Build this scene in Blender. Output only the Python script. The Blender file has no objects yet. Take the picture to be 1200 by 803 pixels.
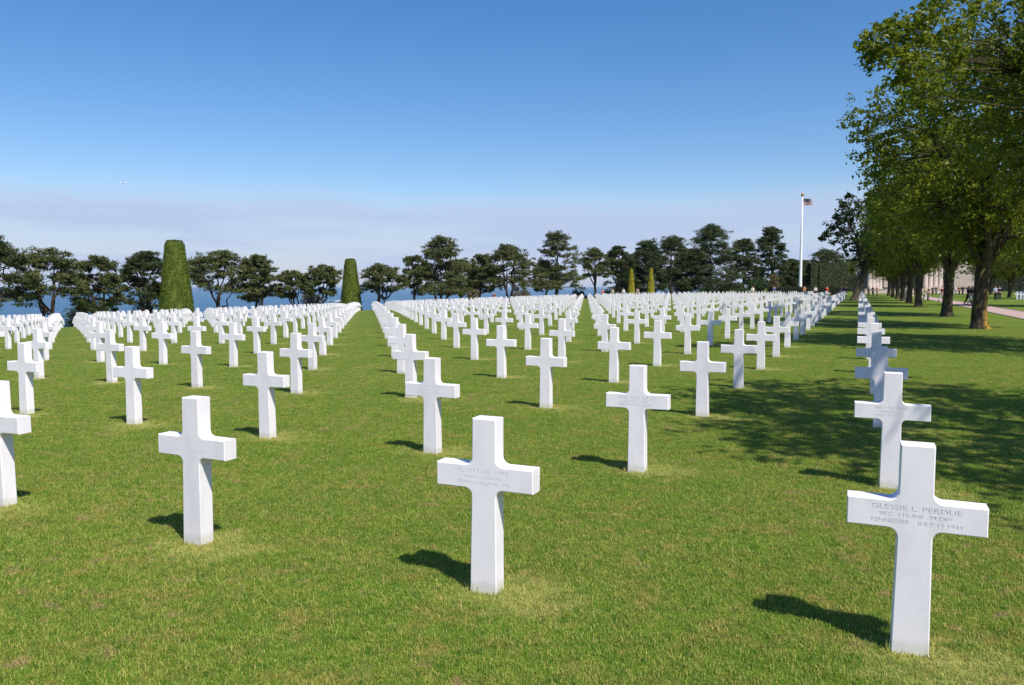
import bpy, math, random
import numpy as np
from mathutils import Vector, Matrix

S = bpy.context.scene
C = S.collection
PI = math.pi

# ------------------------------------------------------------------ camera
F0 = 945.0 / 1200.0          # focal length in picture widths
EYE = 1.72
PITCH = math.atan((401.5 - 335.0) / 945.0)
cam_data = bpy.data.cameras.new('camera')
cam = bpy.data.objects.new('camera', cam_data)
C.objects.link(cam)
cam_data.sensor_width = 36.0
cam_data.lens = 36.0 * F0
cam_data.clip_start = 0.1
cam_data.clip_end = 80000.0
cam.location = (0, 0, EYE)
cam.rotation_euler = (PI / 2 - PITCH, 0, 0)
S.camera = cam

# ------------------------------------------------------------------ light
ANG = 0.408                                   # the lattice of graves is turned by this angle
RV = np.array([math.cos(ANG), -math.sin(ANG)])    # along a row, to the right
NV = np.array([-math.sin(ANG), -math.cos(ANG)])   # the way the crosses face
sd = np.array([RV[0] * .508 + NV[0] * .333, RV[1] * .508 + NV[1] * .333, .794])
sd /= np.linalg.norm(sd)
SUN_EL = math.asin(sd[2])
SUN_ROT = math.atan2(sd[0], sd[1])
sun_data = bpy.data.lights.new('sun', 'SUN')
sun_data.energy = 5.0
sun_data.angle = math.radians(0.53)
sun_data.color = (1.0, 0.95, 0.87)
sun = bpy.data.objects.new('sun', sun_data)
C.objects.link(sun)
sun.rotation_euler = Vector(sd).to_track_quat('Z', 'Y').to_euler()
sun.location = (20, -30, 60)

W = bpy.data.worlds.new('World')
S.world = W
W.use_nodes = True
nt = W.node_tree
nt.nodes.clear()
def wn(t, **k):
    n = nt.nodes.new(t)
    for a, b in k.items():
        setattr(n, a, b)
    return n
def wl(a, b): nt.links.new(a, b)
out = wn('ShaderNodeOutputWorld')
bg = wn('ShaderNodeBackground')
sky = wn('ShaderNodeTexSky', sky_type='NISHITA', sun_disc=False, sun_elevation=SUN_EL, sun_rotation=SUN_ROT,
         altitude=60.0, air_density=1.0, dust_density=0.6, ozone_density=2.5)
bg.inputs['Strength'].default_value = 0.105
# thin bank of cirrus low over the sea
tc = wn('ShaderNodeTexCoord')
sep = wn('ShaderNodeSeparateXYZ')
wl(tc.outputs['Generated'], sep.inputs[0])
mp = wn('ShaderNodeMapping')
mp.inputs['Scale'].default_value = (2.2, 2.2, 16)
wl(tc.outputs['Generated'], mp.inputs[0])
nz = wn('ShaderNodeTexNoise')
nz.inputs['Scale'].default_value = 2.0
nz.inputs['Detail'].default_value = 5
nz.inputs['Roughness'].default_value = .55
wl(mp.outputs[0], nz.inputs['Vector'])
nz2 = wn('ShaderNodeTexNoise')
nz2.inputs['Scale'].default_value = 3.2
nz2.inputs['Detail'].default_value = 3
wl(tc.outputs['Generated'], nz2.inputs['Vector'])
def wmath(op, a, b=None, c=None):
    n = wn('ShaderNodeMath', operation=op)
    for i, v in enumerate((a, b, c)):
        if v is None: continue
        if isinstance(v, (int, float)): n.inputs[i].default_value = v
        else: wl(v, n.inputs[i])
    return n.outputs[0]
edge = wmath('MULTIPLY_ADD', nz2.outputs['Fac'], 0.055, 0.05)      # uneven upper rim of the bank
mr = wn('ShaderNodeMapRange', interpolation_type='SMOOTHSTEP')
wl(sep.outputs['Z'], mr.inputs['Value'])
wl(edge, mr.inputs['From Min'])
wl(wmath('ADD', edge, 0.045), mr.inputs['From Max'])
mr.inputs['To Min'].default_value = 1
mr.inputs['To Max'].default_value = 0
mr2 = wn('ShaderNodeMapRange', interpolation_type='SMOOTHSTEP')
wl(nz.outputs['Fac'], mr2.inputs['Value'])
mr2.inputs['From Min'].default_value = .36
mr2.inputs['From Max'].default_value = .64
mr2.inputs['To Min'].default_value = .68
mr2.inputs['To Max'].default_value = 1.0
cf = wmath('MULTIPLY', mr.outputs[0], mr2.outputs[0])
mx = wn('ShaderNodeMix', data_type='RGBA')
wl(cf, mx.inputs['Factor'])
hs = wn('ShaderNodeHueSaturation')
hs.inputs['Saturation'].default_value = 1.33
hs.inputs['Value'].default_value = 1.2
wl(sky.outputs[0], hs.inputs['Color'])
tint = wn('ShaderNodeMix', data_type='RGBA', blend_type='MULTIPLY')
tint.inputs['Factor'].default_value = 1.0
wl(hs.outputs[0], tint.inputs[6])
tint.inputs[7].default_value = (.97, .90, .97, 1)
wl(tint.outputs[2], mx.inputs[6])
mx.inputs[7].default_value = (4.15, 5.0, 6.9, 1)
wl(mx.outputs[2], bg.inputs['Color'])
wl(bg.outputs[0], out.inputs[0])

S.view_settings.view_transform = 'Standard'
S.view_settings.look = 'None'
S.view_settings.gamma = 1.0
S.view_settings.exposure = 0.2
S.view_settings.use_curve_mapping = False
S.cycles.max_bounces = 6
S.cycles.transparent_max_bounces = 6

# ------------------------------------------------------------------ helpers
def tag(o, label=None, cat=None, group=None, kind=None):
    if label: o['label'] = label
    if cat: o['category'] = cat
    if group: o['group'] = group
    if kind: o['kind'] = kind
    return o

def link(name, data, parent=None, loc=None, rz=None):
    o = bpy.data.objects.new(name, data)
    C.objects.link(o)
    if parent is not None: o.parent = parent
    if loc is not None: o.location = loc
    if rz is not None: o.rotation_euler = (0, 0, rz)
    return o

def np_mesh(name, V, polys, mats=(), smooth=False, midx=None):
    """polys: list of int arrays (n,k)."""
    V = np.asarray(V, dtype=np.float32)
    me = bpy.data.meshes.new(name)
    me.vertices.add(len(V))
    me.vertices.foreach_set('co', V.ravel())
    polys = [np.asarray(p, dtype=np.int32) for p in polys if len(p)]
    nl = sum(p.size for p in polys)
    npoly = sum(len(p) for p in polys)
    me.loops.add(nl)
    me.polygons.add(npoly)
    me.loops.foreach_set('vertex_index', np.concatenate([p.ravel() for p in polys]))
    starts = []
    s = 0
    for p in polys:
        k = p.shape[1]
        starts.append(s + np.arange(len(p), dtype=np.int32) * k)
        s += p.size
    me.polygons.foreach_set('loop_start', np.concatenate(starts).astype(np.int32))
    if midx is not None:
        me.polygons.foreach_set('material_index', np.asarray(midx, dtype=np.int32))
    me.polygons.foreach_set('use_smooth', np.full(npoly, bool(smooth)))
    for m in mats: me.materials.append(m)
    me.update(calc_edges=True)
    return me

class MB:
    """collects vertices and polygons for one mesh"""
    def __init__(self): self.v, self.f, self.n = [], {}, 0
    def add(self, V, polys):
        V = np.asarray(V, dtype=float)
        for p in polys:
            p = np.asarray(p, dtype=int)
            if len(p): self.f.setdefault(p.shape[1], []).append(p + self.n)
        self.v.append(V)
        self.n += len(V)
    def box(self, c, s, rz=0.0):
        c = np.asarray(c, float); h = np.asarray(s, float) / 2
        V = np.array([[x, y, z] for z in (-1, 1) for y in (-1, 1) for x in (-1, 1)]) * h
        if rz:
            ca, sa = math.cos(rz), math.sin(rz)
            V = V @ np.array([[ca, sa, 0], [-sa, ca, 0], [0, 0, 1]])
        self.add(V + c, [np.array([[0, 2, 3, 1], [4, 5, 7, 6], [0, 1, 5, 4], [2, 6, 7, 3], [0, 4, 6, 2], [1, 3, 7, 5]])])
    def tube(self, pts, rad, k=6, cap=True):
        pts = np.asarray(pts, float); rad = np.asarray(rad, float)
        n = len(pts)
        t = np.gradient(pts, axis=0)
        t /= np.linalg.norm(t, axis=1)[:, None] + 1e-9
        ref = np.array([0.31, 0.95, 0.05]) if abs(t[0][2]) > .6 else np.array([0, 0, 1.0])
        a = np.cross(t, ref); a /= np.linalg.norm(a, axis=1)[:, None] + 1e-9
        b = np.cross(t, a)
        th = np.arange(k) * 2 * PI / k
        V = pts[:, None, :] + rad[:, None, None] * (a[:, None, :] * np.cos(th)[None, :, None] + b[:, None, :] * np.sin(th)[None, :, None])
        V = V.reshape(-1, 3)
        i = np.arange(n - 1)[:, None] * k; j = np.arange(k)[None, :]; j2 = (j + 1) % k
        q = np.stack([i + j, i + j2, i + k + j2, i + k + j], -1).reshape(-1, 4)
        self.add(V, [q])
        if cap and k >= 3:
            self.f.setdefault(k, []).append(np.array([[self.n - k + x for x in range(k)]]))
    def lathe(self, prof, k=12, c=(0, 0, 0)):
        prof = np.asarray(prof, float)
        self.tube(np.c_[np.zeros(len(prof)), np.zeros(len(prof)), prof[:, 1]] + np.asarray(c), prof[:, 0], k)
    def mesh(self, name, mats=(), smooth=False):
        return np_mesh(name, np.concatenate(self.v), [np.concatenate(x) for x in self.f.values()], mats, smooth)

def terrain(X, Y):
    X = np.asarray(X, float); Y = np.asarray(Y, float)
    v = np.clip(-X + .35 * Y, 0, None)
    vc = np.minimum(v, 95)
    z = -.00047 * vc ** 2 - (v - vc) * .06
    w = -.6 * X + .8 * Y
    w = w - np.clip(X - 40, 0, None) * 2.0
    z = z - np.clip(w - 150, 0, None) ** 1.1 * .55
    return np.maximum(z, -70.0)
def tz(x, y): return float(terrain(x, y))

cp, sp_ = math.cos(PITCH), math.sin(PITCH)
def ray(px, py):
    """direction through a picture point (1200 px wide picture)"""
    u, v = (px - 600) / 945.0, (401.5 - py) / 945.0
    return np.array([u, cp + v * sp_, -sp_ + v * cp])
def unproject(px, py):
    d = ray(px, py)
    t = 1.72 / max(1e-3, -d[2])
    for _ in range(60):
        t2 = (tz(d[0] * t, d[1] * t) - EYE) / d[2]
        t = .5 * t + .5 * t2
    return d[0] * t, d[1] * t
def at(px, dist):
    """ground point at a distance (along the view axis) under a picture column"""
    x = (px - 600) / 945.0 * dist
    return x, dist
def hz(py, dist): return EYE + (335.0 - py) / 945.0 * dist     # height of a picture row at a distance

# ------------------------------------------------------------------ materials
def mat(name, color=None, rough=.6, spec=.3):
    m = bpy.data.materials.new(name)
    m.use_nodes = True
    p = m.node_tree.nodes['Principled BSDF']
    if color: p.inputs['Base Color'].default_value = (*color, 1)
    p.inputs['Roughness'].default_value = rough
    p.inputs['Specular IOR Level'].default_value = spec
    return m
class N:
    def __init__(self, m): self.t = m.node_tree; self.p = self.t.nodes.get('Principled BSDF')
    def new(self, t, **k):
        n = self.t.nodes.new(t)
        for a, b in k.items(): setattr(n, a, b)
        return n
    def l(self, a, b): self.t.links.new(a, b)
    def val(self, v, s):
        if isinstance(v, (int, float)): s.default_value = v
        elif isinstance(v, tuple): s.default_value = v if len(v) == 4 or s.type == 'VECTOR' else (*v, 1)
        else: self.l(v, s)
    def math(self, op, a, b=None, c=None, clamp=False):
        n = self.new('ShaderNodeMath', operation=op, use_clamp=clamp)
        for i, v in enumerate((a, b, c)):
            if v is not None: self.val(v, n.inputs[i])
        return n.outputs[0]
    def noise(self, vec, scale, detail=3, rough=.5, dims='3D'):
        n = self.new('ShaderNodeTexNoise')
        n.inputs['Scale'].default_value = scale
        n.inputs['Detail'].default_value = detail
        n.inputs['Roughness'].default_value = rough
        if vec is not None: self.l(vec, n.inputs['Vector'])
        return n.outputs['Fac']
    def ramp(self, fac, lo, hi, a=0.0, b=1.0):
        n = self.new('ShaderNodeMapRange', interpolation_type='SMOOTHSTEP')
        self.val(fac, n.inputs['Value'])
        n.inputs['From Min'].default_value = lo; n.inputs['From Max'].default_value = hi
        n.inputs['To Min'].default_value = a; n.inputs['To Max'].default_value = b
        return n.outputs[0]
    def mix(self, fac, a, b):
        n = self.new('ShaderNodeMix', data_type='RGBA')
        self.val(fac, n.inputs['Factor']); self.val(a, n.inputs[6]); self.val(b, n.inputs[7])
        return n.outputs[2]
    def mapping(self, vec, scale=(1, 1, 1), rot=(0, 0, 0), loc=(0, 0, 0)):
        n = self.new('ShaderNodeMapping')
        n.inputs['Scale'].default_value = scale; n.inputs['Rotation'].default_value = rot; n.inputs['Location'].default_value = loc
        self.l(vec, n.inputs['Vector'])
        return n.outputs[0]
    def bump(self, h, strength, dist=.02):
        n = self.new('ShaderNodeBump')
        n.inputs['Strength'].default_value = strength; n.inputs['Distance'].default_value = dist
        self.l(h, n.inputs['Height'])
        self.l(n.outputs[0], self.p.inputs['Normal'])

LAT0 = np.array([1.8827, 3.6067])      # foot of the nearest cross
RS, CS = 2.1923, 3.328                  # spacing along and between the rows

def lawn_color(n, dry_gain=1.0):
    """patchy mown turf: greens, straw, the worn pale spot at the foot of each cross"""
    g = n.new('ShaderNodeNewGeometry')
    P = g.outputs['Position']
    a = n.noise(P, .55, 4, .6)
    b = n.noise(P, 3.3, 4, .65)
    c = n.noise(P, 14.0, 3, .6)
    st = n.noise(n.mapping(P, (.35, 3.2, 1), (0, 0, ANG)), 1.1, 3, .6)      # mowing passes along the rows
    base = n.mix(n.ramp(a, .3, .7), (.092, .158, .014), (.150, .188, .026))
    base = n.mix(n.ramp(st, .35, .7, 0, .55), base, (.135, .215, .020))
    base = n.mix(n.ramp(b, .48, .68, 0, .8), base, (.225, .185, .048))
    base = n.mix(n.ramp(c, .48, .64, 0, .8), base, (.048, .118, .010))
    base = n.mix(n.math('MULTIPLY', n.ramp(n.noise(P, 5.5, 3, .6), .58, .68), n.ramp(a, .46, .6)), base, (.27, .175, .10))
    sx = n.new('ShaderNodeSeparateXYZ'); n.l(P, sx.inputs[0])
    dx = n.math('SUBTRACT', sx.outputs['X'], float(LAT0[0])); dy = n.math('SUBTRACT', sx.outputs['Y'], float(LAT0[1]))
    u = n.math('ADD', n.math('MULTIPLY', dx, float(RV[0])), n.math('MULTIPLY', dy, float(RV[1])))
    v = n.math('ADD', n.math('MULTIPLY', dx, float(-NV[0])), n.math('MULTIPLY', dy, float(-NV[1])))
    fu = n.math('MULTIPLY', n.math('SUBTRACT', n.math('FRACT', n.math('ADD', n.math('DIVIDE', n.math('SUBTRACT', u, .16), RS), 100.5)), .5), RS)
    fv = n.math('MULTIPLY', n.math('SUBTRACT', n.math('FRACT', n.math('ADD', n.math('DIVIDE', n.math('ADD', v, .04), CS), 100.5)), .5), CS)
    d = n.math('SQRT', n.math('ADD', n.math('POWER', n.math('DIVIDE', fu, 1.35), 2.0), n.math('POWER', fv, 2.0)))
    d = n.math('ADD', d, n.math('MULTIPLY', n.math('SUBTRACT', n.noise(P, 6.5, 4, .7), .5), 1.1))
    w = n.math('MULTIPLY', n.ramp(d, .08, .42, .72, 0), n.ramp(u, 1.0, .6, 0, dry_gain))
    base = n.mix(w, base, (.33, .31, .10))
    return base, P

m_lawn = mat('lawn', rough=.9, spec=.1)
n = N(m_lawn)
col, P = lawn_color(n)
n.l(col, n.p.inputs['Base Color'])
hh = n.math('ADD', n.noise(P, 60, 4, .7), n.math('MULTIPLY', n.noise(P, 7, 3, .6), 1.5))
n.bump(hh, .55, .05)

def leaf_mat(name, ca, cb, cc, trans=.35, rough=.5, scale=.6, inst=False, rnd=True):
    m = bpy.data.materials.new(name); m.use_nodes = True
    n = N(m); g = n.new('ShaderNodeNewGeometry')
    nf = n.noise(g.outputs['Position'], scale, 2, .5)
    oi = n.new('ShaderNodeObjectInfo')
    r = oi.outputs['Random'] if inst else g.outputs['Random Per Island']
    c = n.mix(n.ramp(nf, .35, .65), ca, cb)
    c = n.mix(n.math('MULTIPLY', r, .8), c, cc)
    n.l(c, n.p.inputs['Base Color'])
    n.p.inputs['Roughness'].default_value = rough
    n.p.inputs['Specular IOR Level'].default_value = .25
    tr = n.new('ShaderNodeBsdfTranslucent')
    n.l(c, tr.inputs['Color'])
    ms = n.new('ShaderNodeMixShader'); ms.inputs[0].default_value = trans
    n.l(n.p.outputs[0], ms.inputs[1]); n.l(tr.outputs[0], ms.inputs[2])
    n.l(ms.outputs[0], n.t.nodes['Material Output'].inputs['Surface'])
    return m

m_blade = bpy.data.materials.new('grass_blade'); m_blade.use_nodes = True
n = N(m_blade)
col, P = lawn_color(n, .85)
oi = n.new('ShaderNodeObjectInfo')
g2 = n.new('ShaderNodeNewGeometry')
col = n.mix(n.ramp(g2.outputs['Random Per Island'], .62, .85, 0, .8), col, (.36, .29, .10))
col = n.mix(n.ramp(oi.outputs['Random'], .45, 1, 0, .75), col, (.055, .135, .010))
br = n.new('ShaderNodeHueSaturation'); br.inputs['Value'].default_value = 1.9; n.l(col, br.inputs['Color'])
n.l(br.outputs[0], n.p.inputs['Base Color'])
n.p.inputs['Roughness'].default_value = .55
n.p.inputs['Specular IOR Level'].default_value = .2
tr = n.new('ShaderNodeBsdfTranslucent'); n.l(br.outputs[0], tr.inputs['Color'])
ms = n.new('ShaderNodeMixShader'); ms.inputs[0].default_value = .35
n.l(n.p.outputs[0], ms.inputs[1]); n.l(tr.outputs[0], ms.inputs[2])
n.l(ms.outputs[0], n.t.nodes['Material Output'].inputs['Surface'])

m_marble = mat('white_marble', rough=.5, spec=.35)
n = N(m_marble)
g = n.new('ShaderNodeNewGeometry')
tcm = n.new('ShaderNodeTexCoord'); oi = n.new('ShaderNodeObjectInfo')
va = n.new('ShaderNodeVectorMath', operation='ADD'); n.l(tcm.outputs['Object'], va.inputs[0])
cb_ = n.new('ShaderNodeCombineXYZ'); n.l(n.math('MULTIPLY', oi.outputs['Random'], 60), cb_.inputs[0]); n.l(cb_.outputs[0], va.inputs[1])
PO = va.outputs[0]
vein = n.noise(n.mapping(PO, (3, 3, 1.2), (.3, .2, .5)), 3.0, 5, .6)
c = n.mix(n.ramp(vein, .42, .70), (.86, .81, .83), (.78, .74, .76))
c = n.mix(n.math('MULTIPLY', n.ramp(n.noise(n.mapping(PO, (1, 1, .25)), 16, 4, .6), .52, .75), .22), c, (.70, .68, .67))
so = n.new('ShaderNodeSeparateXYZ'); n.l(tcm.outputs['Object'], so.inputs[0])
foot = n.math('MULTIPLY', n.ramp(n.math('ADD', so.outputs['Z'], n.math('MULTIPLY', vein, -.08)), .0, .05, .35, 0), n.ramp(so.outputs['Z'], -.01, .0))
c = n.mix(foot, c, (.42, .43, .28))
spk = n.math('MULTIPLY', n.ramp(n.noise(PO, 55, 3, .7), .66, .74), n.ramp(n.noise(PO, 4, 2, .5), .5, .65, 0, .45))
c = n.mix(spk, c, (.46, .45, .40))
hv_ = n.new('ShaderNodeHueSaturation'); n.l(c, hv_.inputs['Color']); n.l(n.math('MULTIPLY_ADD', oi.outputs['Random'], .09, .93), hv_.inputs['Value'])
c = hv_.outputs[0]
n.l(c, n.p.inputs['Base Color'])
n.bump(n.noise(PO, 180, 2, .6), .08, .004)
m_carved = mat('carved_marble', (.79, .76, .77), .8, .1)

m_bark = mat('bark', rough=.95, spec=.05)
n = N(m_bark)
tcb = n.new('ShaderNodeTexCoord')
bn = n.noise(n.mapping(tcb.outputs['Object'], (6, 6, 1.3)), 2.0, 5, .7)
c = n.mix(n.ramp(bn, .35, .65), (.035, .028, .020), (.12, .095, .068))
moss = n.noise(tcb.outputs['Object'], 2.2, 3, .6)
c = n.mix(n.math('MULTIPLY', n.ramp(moss, .5, .62), .55), c, (.12, .10, .03))
n.l(c, n.p.inputs['Base Color'])
n.bump(bn, .9, .08)
m_bark_lichen = m_bark.copy(); m_bark_lichen.name = 'lichened_bark'
n = N(m_bark_lichen)
src = n.p.inputs['Base Color'].links[0].from_socket
tcb = n.new('ShaderNodeTexCoord'); so = n.new('ShaderNodeSeparateXYZ'); n.l(tcb.outputs['Object'], so.inputs[0])
ln = n.noise(tcb.outputs['Object'], 3.5, 4, .6)
lw = n.math('MULTIPLY', n.ramp(n.math('ADD', so.outputs['Z'], n.math('MULTIPLY', ln, 1.6)), 1.2, 2.6, 1, 0), n.ramp(n.math('ADD', so.outputs['X'], n.math('MULTIPLY', ln, .3)), .05, .3))
c = n.mix(lw, src, (.40, .23, .04))
n.l(c, n.p.inputs['Base Color'])
m_pbark = mat('pine_bark', rough=.95, spec=.05)
n = N(m_pbark)
tcb = n.new('ShaderNodeTexCoord')
bn = n.noise(n.mapping(tcb.outputs['Object'], (4, 4, 1)), 1.5, 4, .7)
n.l(n.mix(bn, (.03, .024, .022), (.10, .075, .06)), n.p.inputs['Base Color'])

m_leaf = leaf_mat('broad_leaves', (.045, .100, .009), (.13, .178, .014), (.27, .285, .020), .5, .40, .55)
m_leaf2 = leaf_mat('dark_broad_leaves', (.018, .036, .010), (.030, .055, .014), (.05, .075, .02), .25, .45, .4)
m_pine = leaf_mat('pine_needles', (.036, .066, .016), (.072, .095, .026), (.15, .145, .05), .12, .6, .22)
m_pine2 = leaf_mat('dense_pine_needles', (.022, .046, .013), (.040, .064, .018), (.088, .098, .032), .10, .6, .2)
m_yew = leaf_mat('clipped_yew', (.062, .115, .012), (.095, .15, .015), (.15, .175, .022), .15, .6, .9)
m_gold = leaf_mat('golden_yew', (.30, .27, .018), (.36, .31, .022), (.42, .36, .03), .15, .6, 1.5)
m_hedge = leaf_mat('clipped_hedge', (.035, .05, .018), (.055, .07, .022), (.08, .085, .035), .12, .6, .5)
m_hedge_dark = leaf_mat('dark_hedge', (.012, .020, .010), (.018, .028, .012), (.03, .04, .016), .1, .6, .5)
m_tan = leaf_mat('dry_shrub', (.11, .10, .04), (.15, .12, .05), (.20, .16, .08), .2, .7, 1.0)

m_white = mat('white_paint', (.80, .80, .80), .35, .5)
m_stone = mat('memorial_stone', rough=.8, spec=.2)
n = N(m_stone)
tcb = n.new('ShaderNodeTexCoord')
bk = n.new('ShaderNodeTexBrick')
bk.inputs['Scale'].default_value = 1.0
bk.inputs['Color1'].default_value = (.50, .41, .35, 1); bk.inputs['Color2'].default_value = (.45, .375, .325, 1); bk.inputs['Mortar'].default_value = (.36, .30, .27, 1)
bk.inputs['Brick Width'].default_value = 1.3; bk.inputs['Row Height'].default_value = .6; bk.inputs['Mortar Size'].default_value = .012
n.l(n.mapping(tcb.outputs['Object'], (1, 1, 1), (PI / 2, 0, 0)), bk.inputs['Vector'])
n.l(bk.outputs['Color'], n.p.inputs['Base Color'])
m_path = mat('pink_gravel', rough=.95, spec=.1)
n = N(m_path)
g = n.new('ShaderNodeNewGeometry')
n.l(n.mix(n.noise(g.outputs['Position'], 9, 4, .7), (.38, .26, .23), (.48, .35, .32)), n.p.inputs['Base Color'])
m_kerb = mat('kerb_stone', (.30, .26, .23), .9, .1)
m_sea = mat('sea', rough=.28, spec=.5)
n = N(m_sea)
g = n.new('ShaderNodeNewGeometry')
wv = n.noise(n.mapping(g.outputs['Position'], (.10, .22, 1)), 1.0, 5, .65)
big = n.noise(n.mapping(g.outputs['Position'], (.0008, .0035, 1)), 1.0, 3, .6)
n.l(n.mix(n.ramp(big, .35, .7), (.012, .075, .150), (.020, .10, .19)), n.p.inputs['Base Color'])
n.p.inputs['IOR'].default_value = 1.33
n.bump(wv, .8, 3.0)

# ------------------------------------------------------------------ setting: ground, sea, path
def steps(a, b, fine_a, fine_b, fs, cs):
    xs = list(np.arange(fine_a, fine_b + 1e-6, fs))
    s = fs; x = fine_b
    while x < b:
        s = min(s * 1.25, cs); x += s; xs.append(x)
    s = fs; x = fine_a
    while x > a:
        s = min(s * 1.25, cs); x -= s; xs.insert(0, x)
    return np.array(xs)
gx = steps(-500, 9000, -90, 110, 2.5, 600)
gy = steps(-400, 9000, 0, 230, 2.5, 600)
GX, GY = np.meshgrid(gx, gy)
V = np.c_[GX.ravel(), GY.ravel(), terrain(GX, GY).ravel()]
nx, ny = len(gx), len(gy)
ii = (np.arange(ny - 1)[:, None] * nx + np.arange(nx - 1)[None, :]).ravel()
lawn = link('lawn', np_mesh('lawn', V, [np.stack([ii, ii + 1, ii + nx + 1, ii + nx], 1)], [m_lawn], True))
tag(lawn, kind='structure')

SEA_Z = -46.0
k = 96
th = np.arange(k) * 2 * PI / k
rs = [0, 600, 2500, 9000, 30000]
V = [[0, 0, SEA_Z]]
for r in rs[1:]: V += [[r * math.cos(t), r * math.sin(t), SEA_Z] for t in th]
tri = np.array([[0, 1 + a, 1 + (a + 1) % k] for a in range(k)])
quad = np.array([[1 + b * k + a, 1 + (b + 1) * k + a, 1 + (b + 1) * k + (a + 1) % k, 1 + b * k + (a + 1) % k] for b in range(len(rs) - 2) for a in range(k)])
tag(link('sea', np_mesh('sea', V, [tri, quad], [m_sea], True)), kind='structure')

CD = -NV                                   # direction of a column of crosses, away from us
def along(p0, s): return p0[0] + CD[0] * s, p0[1] + CD[1] * s
p_near = np.array([26.8, 42.5])
def strip(name, off0, off1, dz, m, s0=-70, s1=120, dn=40):
    V, q = [], []
    for a in range(dn + 1):
        s = s0 + (s1 - s0) * a / dn
        for o in (off0, off1):
            p = p_near + CD * s + RV * o
            V.append([p[0], p[1], tz(*p) + dz])
    for a in range(dn): q.append([2 * a, 2 * a + 1, 2 * a + 3, 2 * a + 2])
    return link(name, np_mesh(name, V, [np.array(q)], [m]))
tag(strip('path', 0, 2.1, .012, m_path), kind='structure')
for o in (-.1, 2.1):
    mb = MB()
    p = p_near + CD * 25 + RV * (o + .05)
    mb.box((p[0], p[1], .0), (.098, 190, .07), -ANG)
    tag(link('path_edging', mb.mesh('path_edging', [m_kerb])), kind='structure')

# ------------------------------------------------------------------ crosses
def arc(cx, cy, r, a0, a1, k):
    return [(cx + r * math.cos(a), cy + r * math.sin(a)) for a in np.linspace(a0, a1, k)]
H_, TW, BW, AZ0, AZ1, AW, FR, TH = .99, .143, .163, .595, .727, .585, .042, .112
def outline(k=5):
    """half-plane outline of a Latin cross with filleted inner corners, counter-clockwise from the lower right"""
    R = [(BW / 2, -.06)]
    w1 = BW / 2 + (TW / 2 - BW / 2) * (AZ0 / .75)
    R += arc(w1 + FR, AZ0 - FR, FR, PI, PI / 2, k)
    R += [(AW / 2, AZ0), (AW / 2, AZ1)]
    w2 = TW / 2 + .001
    R += arc(w2 + FR, AZ1 + FR, FR, -PI / 2, -PI, k)
    R += [(TW / 2, H_)]
    return R + [(-x, z) for x, z in reversed(R)]
def inset(P, d):
    P = np.array(P); n = len(P)
    o = np.zeros_like(P)
    for a in range(n):
        e0 = P[a] - P[a - 1]; e1 = P[(a + 1) % n] - P[a]
        n0 = np.array([-e0[1], e0[0]]) / (np.linalg.norm(e0) + 1e-9); n1 = np.array([-e1[1], e1[0]]) / (np.linalg.norm(e1) + 1e-9)
        m = n0 + n1; m /= max(.3, (m @ m) / 2) * 1.0
        o[a] = P[a] + m * d
    return o
def cross_arrays(k=5, bev=.005, front=True, front_y=None):
    P = np.array(outline(k)); n = len(P)
    Q = inset(P, bev)
    fy = -TH / 2
    rings = [(Q, fy), (P, fy + bev), (P, TH / 2 - bev), (Q, TH / 2)]
    V = np.concatenate([np.c_[r[:, 0], np.full(n, y), r[:, 1]] for r, y in rings])
    a = np.arange(n); b = (a + 1) % n
    q = np.concatenate([np.stack([i * n + a, i * n + b, (i + 1) * n + b, (i + 1) * n + a], 1) for i in range(3)])
    # caps: split at the arm so that the polygons stay convex enough
    caps = []
    # triangulate the cap with blender's tessellator
    from mathutils.geometry import tessellate_polygon
    tri = np.array(tessellate_polygon([[Vector((x, z, 0)) for x, z in Q]]))
    def orient(t, up):
        A, B, D = Q[t[:, 0]], Q[t[:, 1]], Q[t[:, 2]]
        s = (B[:, 0] - A[:, 0]) * (D[:, 1] - A[:, 1]) - (B[:, 1] - A[:, 1]) * (D[:, 0] - A[:, 0])
        t = t.copy(); fl = (s > 0) != up
        t[fl] = t[fl][:, ::-1]
        return t
    back = orient(tri, False) + 3 * n
    frontt = orient(tri, True)
    return V, q, frontt, back, Q
V_, q_, ft_, bt_, Q_ = cross_arrays()
cross_mesh = np_mesh('marble_cross', V_, [q_, np.concatenate([ft_, bt_])], [m_marble])

def text_polys(body, size, cx, cz, width=None):
    cu = bpy.data.curves.new('txt', 'FONT')
    cu.body = body; cu.size = size; cu.align_x = 'CENTER'; cu.resolution_u = 3
    ob = bpy.data.objects.new('txt', cu)
    C.objects.link(ob)
    dg = bpy.context.evaluated_depsgraph_get()
    cc = ob.evaluated_get(dg).to_curve(dg)
    res = []
    for s in cc.splines:
        if s.type == 'BEZIER':
            pts = []
            bp = list(s.bezier_points); m = len(bp)
            for a in range(m):
                p, q = bp[a], bp[(a + 1) % m]
                straight = p.handle_right_type == 'VECTOR' and q.handle_left_type == 'VECTOR'
                ks = (0,) if straight else (0, .34, .67)
                for t in ks:
                    u = 1 - t
                    c = p.co * u ** 3 + p.handle_right * 3 * u * u * t + q.handle_left * 3 * u * t * t + q.co * t ** 3
                    if not pts or (Vector(pts[-1]) - Vector((c.x, c.y))).length > 1e-5: pts.append((c.x, c.y))
            if (Vector(pts[-1]) - Vector(pts[0])).length < 1e-5: pts.pop()
        else:
            pts = [(p.co.x, p.co.y) for p in s.points]
        res.append(np.array(pts))
    bpy.data.objects.remove(ob); bpy.data.curves.remove(cu)
    lo = min(r[:, 0].min() for r in res); hi = max(r[:, 0].max() for r in res)
    sc = (width / (hi - lo)) if width else 1
    return [np.c_[(r[:, 0] - (lo + hi) / 2) * sc + cx, r[:, 1] + cz] for r in res]

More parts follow.
